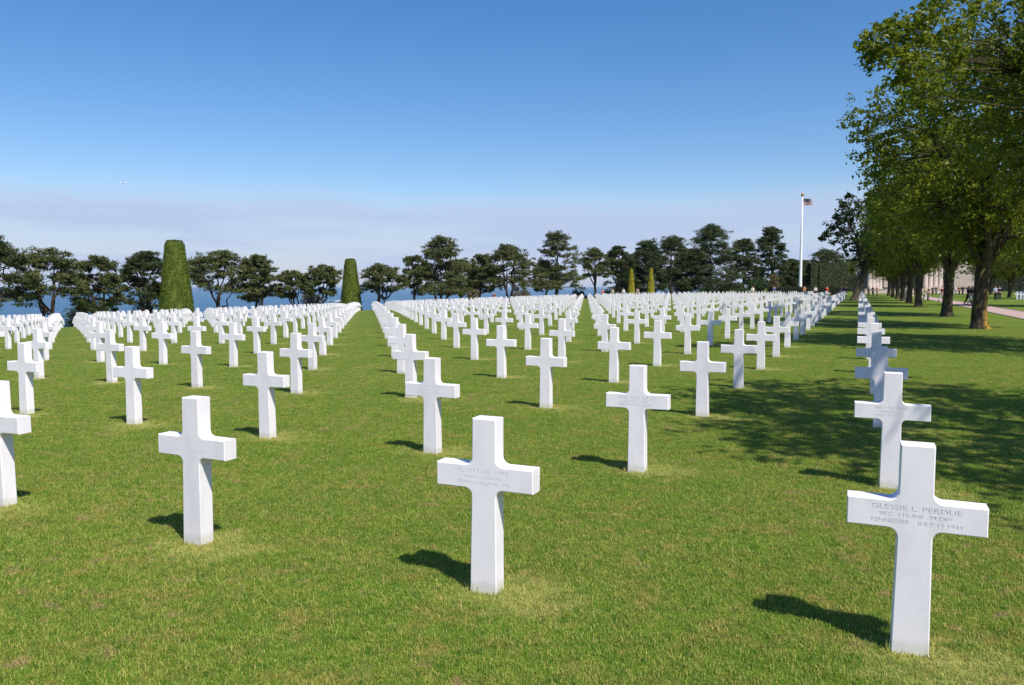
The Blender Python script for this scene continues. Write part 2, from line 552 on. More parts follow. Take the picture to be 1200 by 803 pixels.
def worn_polys(seed, lines):
    """weathered carving that can no longer be read: chisel strokes in three lines"""
    rnd = random.Random(seed); res = []
    for (x0, x1, z, h) in lines:
        x = x0
        while x < x1:
            w = h * rnd.uniform(.5, .75)
            t = h * .14
            kind = rnd.randrange(5)
            def R(a, b, c, d): res.append(np.array([(a, b), (c, b), (c, d), (a, d)]))
            if kind == 0: R(x, z, x + t, z + h); 
            elif kind == 1: R(x, z, x + t, z + h * .97); R(x + w * .8, z + h * .02, x + w * .8 + t, z + h)
            elif kind == 2: R(x + w * .4, z, x + w * .4 + t, z + h * .82); R(x, z + h * .86, x + w, z + h)
            elif kind == 3: R(x, z, x + t, z + h); R(x + t * 1.3, z, x + w, z + t)
            else: R(x, z, x + t, z + h); R(x + t * 1.3, z + h * .86, x + w, z + h); R(x + t * 1.3, z + h * .43, x + w * .8, z + h * .57)
            x += w + h * .32
            if rnd.random() < .16: x += h * .6
    return res

def fill_mesh(polys, extrude):
    cu = bpy.data.curves.new('carve', 'CURVE')
    cu.dimensions = '2D'; cu.fill_mode = 'BOTH' if extrude == 0 else 'FRONT'; cu.extrude = extrude
    for p in polys:
        s = cu.splines.new('POLY'); s.points.add(len(p) - 1)
        s.points.foreach_set('co', np.c_[p, np.zeros(len(p)), np.ones(len(p))].ravel())
        s.use_cyclic_u = True
    ob = bpy.data.objects.new('carve', cu); C.objects.link(ob)
    dg = bpy.context.evaluated_depsgraph_get()
    me = bpy.data.meshes.new_from_object(ob.evaluated_get(dg))
    bpy.data.objects.remove(ob); bpy.data.curves.remove(cu)
    return me
def carved_cross(polys):
    dep = .003
    V, q, ft, bt, Q = cross_arrays()
    me = fill_mesh([Q] + polys, dep / 2)
    n0 = len(me.vertices)
    co = np.zeros(n0 * 3, dtype=np.float32); me.vertices.foreach_get('co', co); co = co.reshape(-1, 3)
    # curve plane (x,y,z) -> cross (x, front, z): its front side faces -Y
    W_ = np.c_[co[:, 0], -co[:, 2] - TH / 2 + dep / 2, co[:, 1]]
    mb = MB()
    mb.add(V, [q, bt])
    for p in me.polygons:
        mb.f.setdefault(len(p.vertices), []).append(np.array([list(p.vertices)]) + mb.n)
    mb.v.append(W_); mb.n += n0
    body = mb.mesh('carved_cross', [m_marble])
    lt = fill_mesh(polys, 0)
    n1 = len(lt.vertices)
    co = np.zeros(n1 * 3, dtype=np.float32); lt.vertices.foreach_get('co', co); co = co.reshape(-1, 3)
    mb = MB(); mb.v.append(np.c_[co[:, 0], np.full(n1, -TH / 2 + dep), co[:, 1]]); mb.n = n1
    for p in lt.polygons: mb.f.setdefault(len(p.vertices), []).append(np.array([list(p.vertices)]))
    ins = mb.mesh('inscription', [m_carved])
    return body, ins

def dist_px(x, y):
    """fit of the photograph's lens: lattice point -> picture point"""
    f = 958.8; pit = math.atan((401.5 - 335) / f); z = tz(x, y) - EYE
    c, s = math.cos(pit), math.sin(pit)
    d = y * c - z * s; u = y * s + z * c
    X, Y = f * x / d, -f * u / d
    k = 1 - .0428 * (X * X + Y * Y) / 360000
    return 600 + X * k, 401.5 + Y * k
NUDGE = {(0, 0): (1.3, -.7), (1, 0): (-2.2, -.8), (2, 0): (.7, 2.1), (3, 0): (2.4, 2.9), (0, 1): (.9, -2.3), (1, 1): (-1.8, 1.6),
         (2, 1): (-.6, 1.2), (3, 1): (.7, 1.1), (5, 1): (-1.2, .2), (1, 2): (-.9, -1.2), (2, 2): (-1.4, -.6), (3, 2): (-1.4, -3.2)}
rnd = random.Random(5)
sites = []
for i in range(0, 62):
    for j in range(-3, 36):
        p = LAT0 - RV * RS * i + CD * CS * j
        if p[1] < 2.6: continue
        if -.6 * p[0] + .8 * p[1] > 107: continue
        if abs(p[0] / p[1]) > .85: continue
        px, py = dist_px(*p)
        if px < -75 or px > 1330: continue
        if (i, j) in NUDGE: px += NUDGE[(i, j)][0]; py += NUDGE[(i, j)][1]
        if p[1] < 60: x, y = unproject(px, py)
        else: x, y = (px - 600) / 945 * p[1], p[1]
        inview = -22 < px < 1222
        sites.append((y, i, j, x, y, inview))
sites.sort()
ORD = ['first', 'second', 'third', 'fourth', 'fifth', 'sixth', 'seventh', 'eighth', 'ninth', 'tenth', 'eleventh', 'twelfth', 'thirteenth', 'fourteenth', 'fifteenth', 'sixteenth', 'seventeenth', 'eighteenth', 'nineteenth', 'twentieth',
       'twenty-first', 'twenty-second', 'twenty-third', 'twenty-fourth', 'twenty-fifth', 'twenty-sixth', 'twenty-seventh', 'twenty-eighth', 'twenty-ninth', 'thirtieth']
SPECIAL = {(0, 0): 'nearest white marble cross at the right, carved with a name above TENNESSEE',
           (1, 0): 'large white marble cross standing alone in the middle foreground with worn carved lettering',
           (2, 0): 'large white marble cross in the left foreground with its right side brightly lit',
           (3, 0): 'white marble cross cut off by the left edge of the picture, in the nearest row',
           (0, 1): 'white marble cross directly behind the nearest right hand cross, its foot in leaf shade',
           (1, 1): 'white marble cross just left of the dappled tree shade, in the second row',
           (1, 2): 'white marble cross streaked by leaf shadow at the left rim of the dappled shade'}
CARVE = {(1, 0): 11, (2, 0): 12, (0, 1): 13, (1, 1): 14, (2, 1): 15, (3, 0): 16, (3, 1): 17, (2, 2): 18}
nmade = 0
far = MB()
far_V, far_q, far_f, far_b, _ = cross_arrays(2, .004)
far_polys = [far_q, far_f, far_b]
XG = 'white marble crosses in rows on the lawn'
for (d, i, j, x, y, inview) in sites:
    if not inview: continue
    rz = -ANG + rnd.uniform(-.012, .012)
    z = tz(x, y)
    tilt = (rnd.uniform(-.011, .011), rnd.uniform(-.011, .011))
    if nmade < 300:
        me = cross_mesh; ins = None
        if (i, j) == (0, 0):
            polys = (text_polys('GLESSIE L. PERDUE', .034, 0, .681, .375) + text_polys('PFC  115 INF  29 DIV', .0265, 0, .6505, .30)
                     + text_polys('TENNESSEE    JULY 12 1944', .0265, 0, .6195, .385))
            me, ins = carved_cross(polys)
        elif (i, j) in CARVE:
            sd_ = CARVE[(i, j)]
            hw = .12 + .05 * ((sd_ * 37) % 10) / 10
            me, ins = carved_cross(worn_polys(sd_, [(-hw, hw, .681, .023), (-hw * .8, hw * .7, .652, .016), (-hw * 1.05, hw * 1.0, .621, .016)]))
        o = link('marble_cross', me, loc=(x, y, z))
        o.rotation_euler = (tilt[0], tilt[1], rz)
        if ins: tag(link('inscription', ins, o), kind='stuff')
        if (i, j) in SPECIAL: lab = SPECIAL[(i, j)]
        elif j < 0: lab = 'white marble cross at the left edge, in front of the nearest row'
        elif i < 30 and j < 30:
            rown = 'nearest row' if j == 0 else ORD[j] + ' row back'
            coln = 'rightmost column by the trees' if i == 0 else ORD[i] + ' column from the right'
            lab = 'white marble cross in the %s, %s' % (rown, coln)
        elif i >= 12: lab = 'small white marble cross among the crowded rows at the far left'
        else: lab = 'small white marble cross far back among the crowded rows'
        tag(o, lab, 'cross', XG)
        nmade += 1
    else:
        ca, sa = math.cos(rz), math.sin(rz)
        V = far_V @ np.array([[ca, sa, 0], [-sa, ca, 0], [0, 0, 1]]) + np.array([x, y, z])
        far.add(V, far_polys)
o = link('distant_crosses', far.mesh('distant_crosses', [m_marble]))
tag(o, 'mass of tiny white crosses filling the far rows of the burial ground', 'crosses', None, 'stuff')
# the plot across the path, far right
n2 = 0
for a in range(7):
    for b in range(3):
        x, y = at(1191 + a * 4.2 + b * 1.5, 101 + b * 4 - a * .8)
        o = link('marble_cross', cross_mesh, loc=(x, y, tz(x, y)), rz=-ANG)
        tag(o, 'tiny white cross in the separate plot across the path at far right', 'cross', 'white crosses of the plot across the path')

# ------------------------------------------------------------------ trees
def rand_unit(r, n):
    v = r.normal(size=(n, 3)); return v / np.linalg.norm(v, axis=1)[:, None]
def leaves(mb, r, centres, spread, per, L, Wd, upbias=.5, flat=.7, narrow=False):
    n = len(centres) * per
    c = np.repeat(centres, per, 0)
    s = np.repeat(spread, per)[:, None] if np.ndim(spread) else spread
    pos = c + np.clip(r.normal(size=(n, 3)), -1.9, 1.9) * s * np.array([1, 1, flat])
    nor = rand_unit(r, n) + np.array([0, 0, upbias]); nor /= np.linalg.norm(nor, axis=1)[:, None]
    t = np.cross(nor, rand_unit(r, n)); t /= np.linalg.norm(t, axis=1)[:, None] + 1e-9
    b = np.cross(nor, t)
    sc = r.uniform(.45, 1.4, (n, 1))
    l, w = L * sc, Wd * sc
    if narrow:
        V = np.stack([pos - b * w, pos + b * w, pos + t * l], 1).reshape(-1, 3)
        mb.add(V, [np.arange(3 * n).reshape(-1, 3)])
    else:
        V = np.stack([pos - t * l * .5, pos + b * w * .5 + nor * l * .10, pos + t * l * .5, pos - b * w * .5 + nor * l * .10], 1).reshape(-1, 3)
        i = np.arange(n) * 4
        mb.add(V, [np.concatenate([np.stack([i, i + 2, i + 1], 1), np.stack([i, i + 3, i + 2], 1)])])

def curve_pts(a, b, sag, r, n=5, wob=.0):
    a, b = np.asarray(a, float), np.asarray(b, float)
    t = np.linspace(0, 1, n)[:, None]
    p = a + (b - a) * t
    p[:, 2] += (np.sin(t[:, 0] * PI)) * sag
    if wob: p[1:-1] += r.normal(size=(n - 2, 3)) * wob
    return p

def broadleaf(seed, H=11.5, R=5.6, fork=2.4, trunk_r=.42, nclump=210, per=95, leaf=(.20, .11), lean=(0, 0), extra=(), bark=None, lm=None, low=3.0, spread=.52):
    r = np.random.default_rng(seed)
    tr, cr = MB(), MB()
    top = np.array([lean[0], lean[1], fork])
    zz = np.array([-.3, .0, .12, .35, .8, fork * .6, fork])
    px = np.c_[lean[0] * np.clip(zz / fork, 0, 1) ** 1.3 + .05 * np.sin(zz * 2 + seed), lean[1] * np.clip(zz / fork, 0, 1), zz]
    rr = trunk_r * np.array([1.45, 1.35, 1.18, 1.02, .92, .88, .95])
    tr.tube(px, rr, 12)
    cz = (low + H) / 2; hz_ = (H - low) / 2
    c0 = np.array([lean[0] * 1.3, lean[1] * 1.3, cz])
    limbs = []
    nl = 6
    for a in range(nl):
        ang = a * 2 * PI / nl + r.uniform(-.3, .3)
        rad = R * r.uniform(.45, .7); h = H * r.uniform(.6, .82)
        e = np.array([c0[0] + rad * math.cos(ang), c0[1] + rad * math.sin(ang), h])
        p = curve_pts(px[-1] - np.array([0, 0, .15]), e, .5 * r.uniform(.3, 1.2), r, 7, .12)
        tr.tube(p, np.linspace(trunk_r * .55, .05, 7), 7)
        limbs.append(p)
    e = np.array([c0[0], c0[1], H * .92]); p = curve_pts(px[-1], e, 0, r, 7, .2)
    tr.tube(p, np.linspace(trunk_r * .7, .05, 7), 7); limbs.append(p)
    lp = np.concatenate(limbs); lr = np.concatenate([np.linspace(trunk_r * .5, .04, 7)] * len(limbs))
    # clump centres: shell-weighted in a lumpy ellipsoid, flattened below
    dirs = rand_unit(r, nclump)
    lob = rand_unit(r, 9); amp = r.uniform(.05, .26, 9)
    lump = .82 + ((np.clip(dirs @ lob.T, 0, 1) ** 5) * amp).sum(1)
    rad = r.uniform(.28, 1, nclump) ** .45 * lump
    cc = c0 + dirs * rad[:, None] * np.array([R, R, hz_])
    cc[:, 2] = np.maximum(cc[:, 2], low - .3 + r.uniform(0, .8, nclump))
    ne = len(extra)
    if ne: cc = np.concatenate([cc, np.asarray(extra, float)])
    for c in cc:
        d2 = ((lp - c) ** 2).sum(1) + 3.0 * np.clip(lp[:, 2] - c[2], 0, None)
        a = int(d2.argmin())
        tr.tube(curve_pts(lp[a], c, .12, r, 4, .07), np.linspace(max(.02, lr[a] * .4), .008, 4), 4, False)
    jit = np.where(np.arange(len(cc)) < nclump, .40, .17)
    sub = r.normal(size=(len(cc) * 7, 3)) * np.repeat(jit, 7)[:, None] * 1.1 + np.repeat(cc, 7, 0)
    leaves(cr, r, sub, r.uniform(.45, 1.1, len(sub)) * spread * .38 * np.repeat(np.where(jit > .3, 1, .7), 7), max(8, per // 7), leaf[0], leaf[1], .6)
    return tr.mesh('trunk', [bark or m_bark], True), cr.mesh('crown', [lm or m_leaf])

def place_tree(name, meshes, x, y, label, group, cat='tree', s=1.0, rz=0.0, zoff=0.0):
    r = link(name, None, loc=(x, y, tz(x, y) + zoff), rz=rz)
    r.scale = (s, s, s)
    tag(r, label, cat, group)
    for nm, me in zip(('trunk', 'crown', 'flowers'), meshes): link(nm, me, r)
    return r
AV = 'broadleaved trees in line along the path'
# the second tree reaches a long branch out to the left, over the lawn
def world_off(px, py, dist, x0, y0):
    x, y = at(px, dist); return (x - x0, y - y0, hz(py, dist))
T0 = (15.1, 20.3)
ex = [world_off(px, py, d, *T0) for (px, py, d) in ((1006, 64, 18.5), (1016, 62, 18.4), (1030, 58, 18.6), (1022, 82, 18.3), (1040, 50, 18.6), (1045, 88, 18.3), (1052, 35, 18.7),
      (1062, 60, 18.6), (1068, 30, 18.8), (1078, 90, 18.5), (1085, 15, 19), (1088, 55, 18.8), (1100, -5, 19), (1105, 35, 19), (1110, 75, 18.8), (1125, 10, 19.5), (1035, 70, 18.6), (1058, 100, 18.4), (1072, 118, 18.4))]
tA = broadleaf(21, H=11.3, R=4.2, trunk_r=.30, nclump=300, per=150, leaf=(.155, .085), extra=ex, low=3.0, lean=(.3, .2))
tB = broadleaf(22, H=12.2, R=4.7, nclump=290, per=130, leaf=(.18, .10), low=2.8, bark=m_bark_lichen, trunk_r=.30)
tC = broadleaf(23, H=11.8, R=4.9, nclump=230, per=110, leaf=(.20, .12), low=2.7, trunk_r=.29)
tE = broadleaf(27, H=11.4, R=4.9, nclump=165, per=112, leaf=(.19, .11), low=2.9, trunk_r=.28)
tD = broadleaf(24, H=11.2, R=4.7, nclump=230, per=110, leaf=(.20, .12), low=2.6, trunk_r=.27)
place_tree('broadleaf_tree', tE, 9.0, 5.9, 'leafy tree just outside the right edge shading the foreground crosses', AV, rz=2.0, s=.92)
place_tree('broadleaf_tree', tA, *T0, 'tall leafy tree at the upper right with a long branch reaching left', AV)
x, y = unproject(1148, 385.5)
place_tree('broadleaf_tree', tB, x, y, 'leafy tree at right whose forked trunk has orange lichen at its foot', AV)
x, y = unproject(1110, 370.5)
place_tree('broadleaf_tree', tC, x, y, 'leafy tree with a straight dark trunk, second in the line along the path', AV, rz=.4)
x, y = unproject(1076, 360)
place_tree('broadleaf_tree', tD, x, y, 'leafy tree with a brown trunk, third in the line along the path', AV, rz=1.3)
for a, (px, d) in enumerate(((1065, 79), (1057, 92), (1051, 105), (1045.5, 119), (1041, 133))):
    x, y = at(px, d)
    place_tree('broadleaf_tree', (tC, tD)[a % 2], x, y, 'leafy tree with a thin trunk, %s in the line along the path' % ('fourth', 'fifth', 'sixth', 'seventh', 'last and farthest')[a], AV, rz=a * 1.1 + .7, s=(.98, .93, 1.0, .96, .94)[a])
# trees on the far side of the path
AV2 = 'green trees on the far side of the path'
for a, (px, d, s, lab) in enumerate(((1182, 118, .95, 'green tree standing behind the distant walkers at the right edge'), (1228, 104, .9, 'green tree at the right edge near the plot of white crosses'),
                                     (1160, 150, 1.0, 'green tree beyond the path, just right of the forked trunk'), (1206, 150, 1.0, 'tall green tree at the far right behind the small plot'),
                                     (1245, 66, 1.0, 'leafy tree across the path whose boughs hang in from the right edge'), (1185, 190, 1.1, 'far green tree behind the other trees at right'), (1150, 215, 1.1, 'far green tree beside the pale wall'))):
    x, y = at(px, d)
    place_tree('broadleaf_tree', (tD, tC)[a % 2], x, y, lab, AV2, rz=a * .9, s=s)
for a, (px, d, s) in enumerate(((1005, 262, 1.0), (1030, 250, 1.15), (1056, 268, 1.05), (1078, 255, 1.2), (1142, 258, 1.1), (1168, 246, 1.0), (1192, 262, 1.15), (1215, 250, 1.05), (985, 270, 1.0))):
    x, y = at(px, d)
    place_tree('broadleaf_tree', (tC, tD)[a % 2], x, y, 'far green tree behind the pale memorial, %s from the left' % ORD[(1, 2, 3, 4, 5, 6, 7, 8, 0)[a]], 'green trees behind the memorial', rz=a * 1.7, s=s)
# dark leaning tree at the corner of the graves
tL = broadleaf(31, H=12.9, R=4.3, fork=3.4, trunk_r=.42, nclump=95, per=90, leaf=(.34, .20), lean=(1.2, .3), lm=m_leaf2, low=3.6, spread=.6,
               extra=[(-3.4, -.2, 7.6), (-3.0, 0, 8.3), (-2.6, 0, 6.6), (-2.4, .3, 9.4), (-3.9, 0, 7.1), (-1.6, -.3, 10.8), (-1.0, 0, 11.8)])
x, y = at(1001, 92)
place_tree('leaning_tree', tL, x, y, 'dark leaning tree with sparse foliage at the end of the crosses', None)

def pine(seed, H, Wd, kind, base=.0, trunks=1, needles=m_pine, dens=1.0, lean=0.0):
    """H tall, Wd wide; kind: umbrella, round, cone"""
    r = np.random.default_rng(seed)
    tr, cr = MB(), MB()
    R = Wd / 2 * 1.03
    low = {'umbrella': .40, 'round': .26, 'cone': .18, 'dense': .06}[kind] * H
    n = int({'umbrella': 54, 'round': 74, 'cone': 84, 'dense': 130}[kind] * dens)
    t = r.uniform(0, 1, n) ** (.8 if kind != 'cone' else 1.15)
    z = low + (H * .97 - low) * t
    if kind == 'umbrella': prof = np.sqrt(np.clip(1 - (2 * t - .75) ** 2 / 1.6, .03, 1))
    elif kind == 'round': prof = np.sqrt(np.clip(1 - (1.75 * t - .7) ** 2, .04, 1))
    elif kind == 'cone': prof = np.clip(1.08 - t, .05, 1) ** .65
    else: prof = np.clip(1.02 - t ** 2.6, .04, 1) ** .7
    ang = r.uniform(0, 2 * PI, n)
    lob = r.uniform(0, 2 * PI, 5); am = r.uniform(-.5, .5, 5)
    irr = 1 + sum(a_ * np.cos((ang - l_) * (b_ + 1) + z * .6) for b_, (l_, a_) in enumerate(zip(lob, am))) * .55
    rad = R * prof * np.clip(irr, .42, 1.15) * r.uniform(.35, 1.0, n) ** .5
    cc = np.c_[rad * np.cos(ang) + lean * z / H, rad * np.sin(ang), z]
    fork = low * .55 if kind != 'dense' else low + H * .1
    axes = []
    for k_ in range(max(1, trunks)):
        off = (k_ - (trunks - 1) / 2) * Wd * .22
        e = np.array([off * 1.4 + lean * .8, r.uniform(-.5, .5), H * (.88 if kind != 'umbrella' else .72)])
        b = np.array([off * .3, 0, -.6])
        p = curve_pts(b, e, 0, r, 9, H * .018); p[0] = b; p[1, :2] = b[:2] * .95 + p[1, :2] * .05
        tr.tube(p, np.linspace(.30 * (H / 9) / trunks ** .4, .05, 9), 7)
        axes.append(p)
        for m_ in range(5 if kind != 'dense' else 2):
            a0 = p[r.integers(2, 6)]
            tgt = cc[r.integers(0, n)]
            q = curve_pts(a0, tgt * np.array([.9, .9, 1]), -.3, r, 6, .18)
            tr.tube(q, np.linspace(.16, .04, 6), 5); axes.append(q)
    ax = np.concatenate(axes)
    for c in cc[:: (1 if kind != 'dense' else 3)]:
        d2 = ((ax - c) ** 2).sum(1) + 4 * np.clip(ax[:, 2] - c[2], 0, None)
        a_ = ax[int(d2.argmin())]
        tr.tube(curve_pts(a_, c, -.1, r, 4, .1), np.linspace(.07, .02, 4), 4, False)
    sz = Wd * {'umbrella': .075, 'round': .075, 'cone': .070, 'dense': .075}[kind]
    sub = np.repeat(cc, 5, 0) + r.normal(size=(5 * n, 3)) * sz * np.array([1.05, 1.05, .40])
    leaves(cr, r, sub, r.uniform(.5, 1.1, 5 * n) * sz * .55, 60, .34, .065, .8, .42, True)
    return tr.mesh('trunk', [m_pbark], True), cr.mesh('crown', [needles])

PG = 'pines along the edge above the sea'
def add_pine(px, top, wpx, d, kind, label, seed, trunks=1, needles=m_pine, dens=1.0, lean=0.0, group=PG):
    x, y = at(px, d); z0 = tz(x, y)
    H = hz(top, d) - z0; Wd = wpx / 945.0 * d
    place_tree('pine_tree', pine(seed, H, Wd, kind, trunks=trunks, needles=needles, dens=dens, lean=lean), x, y, label, group)
for a in (
    (-10, 275, 84, 98, 'round', 'dark pine cut off by the left edge of the picture', 41, 1, m_pine2, 1.2),
    (56, 293, 76, 101, 'umbrella', 'flat topped pine with open spreading branches near the left edge', 42, 2),
    (116, 301, 62, 106, 'round', 'low bushy pine with a forked trunk, left of the large clipped tree', 43, 2),
    (170, 295, 52, 112, 'round', 'dark pine directly behind the left side of the large clipped tree', 44, 2, m_pine2, 1.1),
    (258, 294, 68, 116, 'umbrella', 'spreading pine just right of the large clipped tree', 45, 1, m_pine, 1.2),
    (304, 299, 46, 119, 'round', 'upright bushy pine, second to the right of the large clipped tree', 46, 2),
    (344, 318, 38, 122, 'umbrella', 'small low pine with sea showing beneath it', 47, 1),
    (375, 311, 40, 123, 'umbrella', 'small windswept pine just left of the smaller clipped tree', 48, 1, m_pine, .9, .6),
    (447, 311, 50, 134, 'umbrella', 'small wide pine with bare branching limbs just right of the smaller clipped tree', 49, 2),
    (486, 300, 36, 141, 'umbrella', 'slim pine on the left flank of the tall pointed pine', 50, 1),
    (517, 279, 66, 142, 'cone', 'tall pointed pine standing left of centre', 51, 3, m_pine, 1.25),
    (563, 299, 40, 150, 'round', 'rounded pine between the tall pointed pine and the broad dark one', 52, 1),
    (596, 288, 52, 150, 'round', 'broad dark pine at the middle of the tree line', 53, 2, m_pine, 1.2),
    (652, 271, 60, 154, 'cone', 'tall open crowned pine with tiers of branches, right of centre', 54, 1, m_pine, 1.0),
    (697, 291, 32, 165, 'umbrella', 'slim pine with a bare stem at the middle right', 55, 1),
    (724, 289, 34, 168, 'round', 'slim dark pine just left of the golden cones', 56, 1, m_pine2),
    (757, 281, 44, 176, 'dense', 'dark pine rising behind the pair of golden cones', 57, 1, m_pine2),
    (786, 277, 46, 180, 'dense', 'dark pine just right of the golden cones', 58, 1, m_pine2),
    (832, 265, 60, 180, 'dense', 'tallest and widest dark pine of the wood at right of centre', 59, 1, m_pine2, 1.25),
    (870, 281, 40, 186, 'dense', 'dark pine in the dip between two taller pines', 60, 1, m_pine2),
    (901, 266, 36, 186, 'dense', 'dark rounded pine at the right end of the wood', 61, 1, m_pine2, 1.1),
    (809, 290, 46, 190, 'dense', 'dark pine behind and left of the tallest one', 62, 1, m_pine2),
    (740, 303, 40, 182, 'dense', 'low dark pine filling the gap behind the left golden cone', 63, 1, m_pine2),
    (966, 293, 44, 222, 'round', 'dark pine behind the hedge right of the flagpole', 64, 1, m_pine2, 1.1),
    (926, 304, 26, 205, 'dense', 'small dark pine top showing above the tall hedge', 65, 1, m_pine2),
    (640, 308, 36, 172, 'round', 'distant pine half hidden by the open crowned pine', 66, 1),
    (540, 303, 36, 160, 'round', 'distant pine half hidden by the tall pointed pine', 67, 1),
): add_pine(*a)

# ------------------------------------------------------------------ clipped trees, shrubs, hedges
def skin_leaves(mb, r, pos, nor, L, Wd):
    n = len(pos)
    nn = nor + r.normal(size=(n, 3)) * .55; nn /= np.linalg.norm(nn, axis=1)[:, None]
    t = np.cross(nn, rand_unit(r, n)); t /= np.linalg.norm(t, axis=1)[:, None] + 1e-9
    b = np.cross(nn, t); sc = r.uniform(.6, 1.3, (n, 1))
    V = np.stack([pos - t * L * sc * .5, pos + b * Wd * sc * .5, pos + t * L * sc * .5, pos - b * Wd * sc * .5], 1).reshape(-1, 3)
    mb.add(V, [np.arange(4 * n).reshape(-1, 4)])
def topiary(seed, H, rb, rt, n, L, m, round_top=.35):
    r = np.random.default_rng(seed); mb = MB()
    prof = [(rb * .97, 0.0)] + [(rb + (rt - rb) * t - .06, H * t) for t in np.linspace(.05, .94, 8)] + [(rt * .8, H * .985), (.02, H)]
    mb.lathe(prof, 20)
    a = r.uniform(0, 2 * PI, n); t = 1 - np.sqrt(r.uniform(0, 1, n)) * .98
    t = np.where(r.uniform(0, 1, n) < .5, t, r.uniform(0, 1, n))
    rad = rb + (rt - rb) * t
    bumps = 1 + .035 * np.sin(a * 5 + t * 9 + seed) + .03 * np.sin(a * 11 - t * 17)
    rad = rad * bumps + r.normal(size=n) * .04
    rad = rad * np.where(t > .95, 1 - .16 * (np.clip(t - .95, 0, .05) / .05) ** 2, 1)
    pos = np.c_[rad * np.cos(a), rad * np.sin(a), H * t]
    nor = np.c_[np.cos(a), np.sin(a), np.full(n, (rb - rt) / H)]
    k_ = max(40, n // 25); ra = rt * .88 * np.sqrt(r.uniform(0, 1, k_)); an = r.uniform(0, 2 * PI, k_)
    pos = np.concatenate([pos, np.c_[ra * np.cos(an), ra * np.sin(an), H + .02 + .10 * rt * (1 - (ra / rt) ** 2) + r.normal(size=k_) * .04]])
    nor = np.concatenate([nor, np.tile([0, 0, 1.0], (k_, 1))])
    skin_leaves(mb, r, pos, nor, L, L * .6)
    return mb.mesh('clipped_tree', [m])
for (px, d, top, wb, wt, m, lab, seed, n_, L) in (
        (207, 106, 283.5, 41, 20, m_yew, 'large clipped evergreen shaped as a blunt tapering cone, left of centre', 71, 26000, .16),
        (411.5, 134, 304.5, 26, 12, m_yew, 'smaller clipped evergreen shaped as a blunt tapering cone, nearer the middle', 72, 15000, .17)):
    x, y = at(px, d); z0 = tz(x, y)
    o = link('clipped_tree', topiary(seed, hz(top, d) - z0, wb / 945 * d / 2, wt / 945 * d / 2, n_, L, m), loc=(x, y, z0))
    tag(o, lab, 'topiary', 'clipped evergreen cones')
for (px, top, lab, seed) in ((739.5, 316, 'slender golden clipped cone, left one of the pair', 73), (762.5, 315, 'slender golden clipped cone, right one of the pair', 74)):
    d = 158; x, y = at(px, d); z0 = tz(x, y)
    o = link('golden_cone', topiary(seed, hz(top, d) - z0, .78, .22, 3500, .2, m_gold), loc=(x, y, z0))
    tag(o, lab, 'topiary', 'golden clipped cones')

def bush(seed, w, h, m, n=2600, L=.3):
    r = np.random.default_rng(seed); mb = MB(); tw = MB()
    k_ = 14
    d_ = rand_unit(r, k_); d_[:, 2] = np.abs(d_[:, 2])
    cc = d_ * np.array([w / 2, w / 2, h]) * r.uniform(.35, .85, (k_, 1)); cc[:, 2] += .1 * h
    for c in cc: tw.tube(curve_pts((0, 0, -.1), c, .1, r, 4, .05), np.linspace(.05, .015, 4), 4, False)
    leaves(mb, r, cc, min(w, h) * .16, n // k_, L, L * .5, .6, .8)
    return tw.mesh('stems', [m_pbark]), mb.mesh('foliage', [m])
def add_bush(px, d, wpx, top, m, lab, seed, group='shrubs under the trees', n=2600):
    x, y = at(px, d); z0 = tz(x, y)
    r = link('shrub', None, loc=(x, y, z0)); tag(r, lab, 'shrub', group)
    h = max(.8, hz(top, d) - z0)
    a, b = bush(seed, wpx / 945 * d, h, m, n)
    link('stems', a, r); link('foliage', b, r)
m_shrub = leaf_mat('green_shrub', (.03, .065, .018), (.05, .095, .025), (.075, .12, .03), .2, .6, .6)
for a in ((676, 168, 32, 340, m_shrub, 'low rounded green bush behind the crosses, left of the golden cones', 81),
          (93, 112, 30, 352, m_shrub, 'green bush beneath the low pine at left', 82),
          (166, 118, 36, 349, m_pine2, 'dark bush at the left foot of the large clipped tree', 83),
          (365, 128, 26, 344, m_tan, 'brownish low scrub under the small windswept pine', 84),
          (554, 128, 12, 336, m_tan, 'tan dry shrub rising behind the crosses, left of centre', 85),
          (612, 170, 24, 338, m_tan, 'brown scrub under the broad dark pine', 86),
          (755, 182, 34, 332, m_pine2, 'dark undergrowth between the golden cones', 87),
          (800, 184, 50, 322, m_pine2, 'dark undergrowth right of the golden cones', 88),
          (845, 184, 50, 322, m_pine2, 'dark undergrowth below the tallest pine', 89),
          (866, 176, 20, 333, m_shrub, 'small bright green bush at the foot of the wood', 90),
          (888, 178, 30, 326, m_shrub, 'green bush at the right end of the wood', 91),
          (905, 176, 12, 316, m_tan, 'narrow yellowish shrub at the left end of the tall hedge', 92),
          (826, 176, 26, 335, m_shrub, 'small green bush in front of the dark wood', 93),
          (718, 176, 30, 336, m_pine2, 'dark undergrowth left of the golden cones', 94)): add_bush(*a)

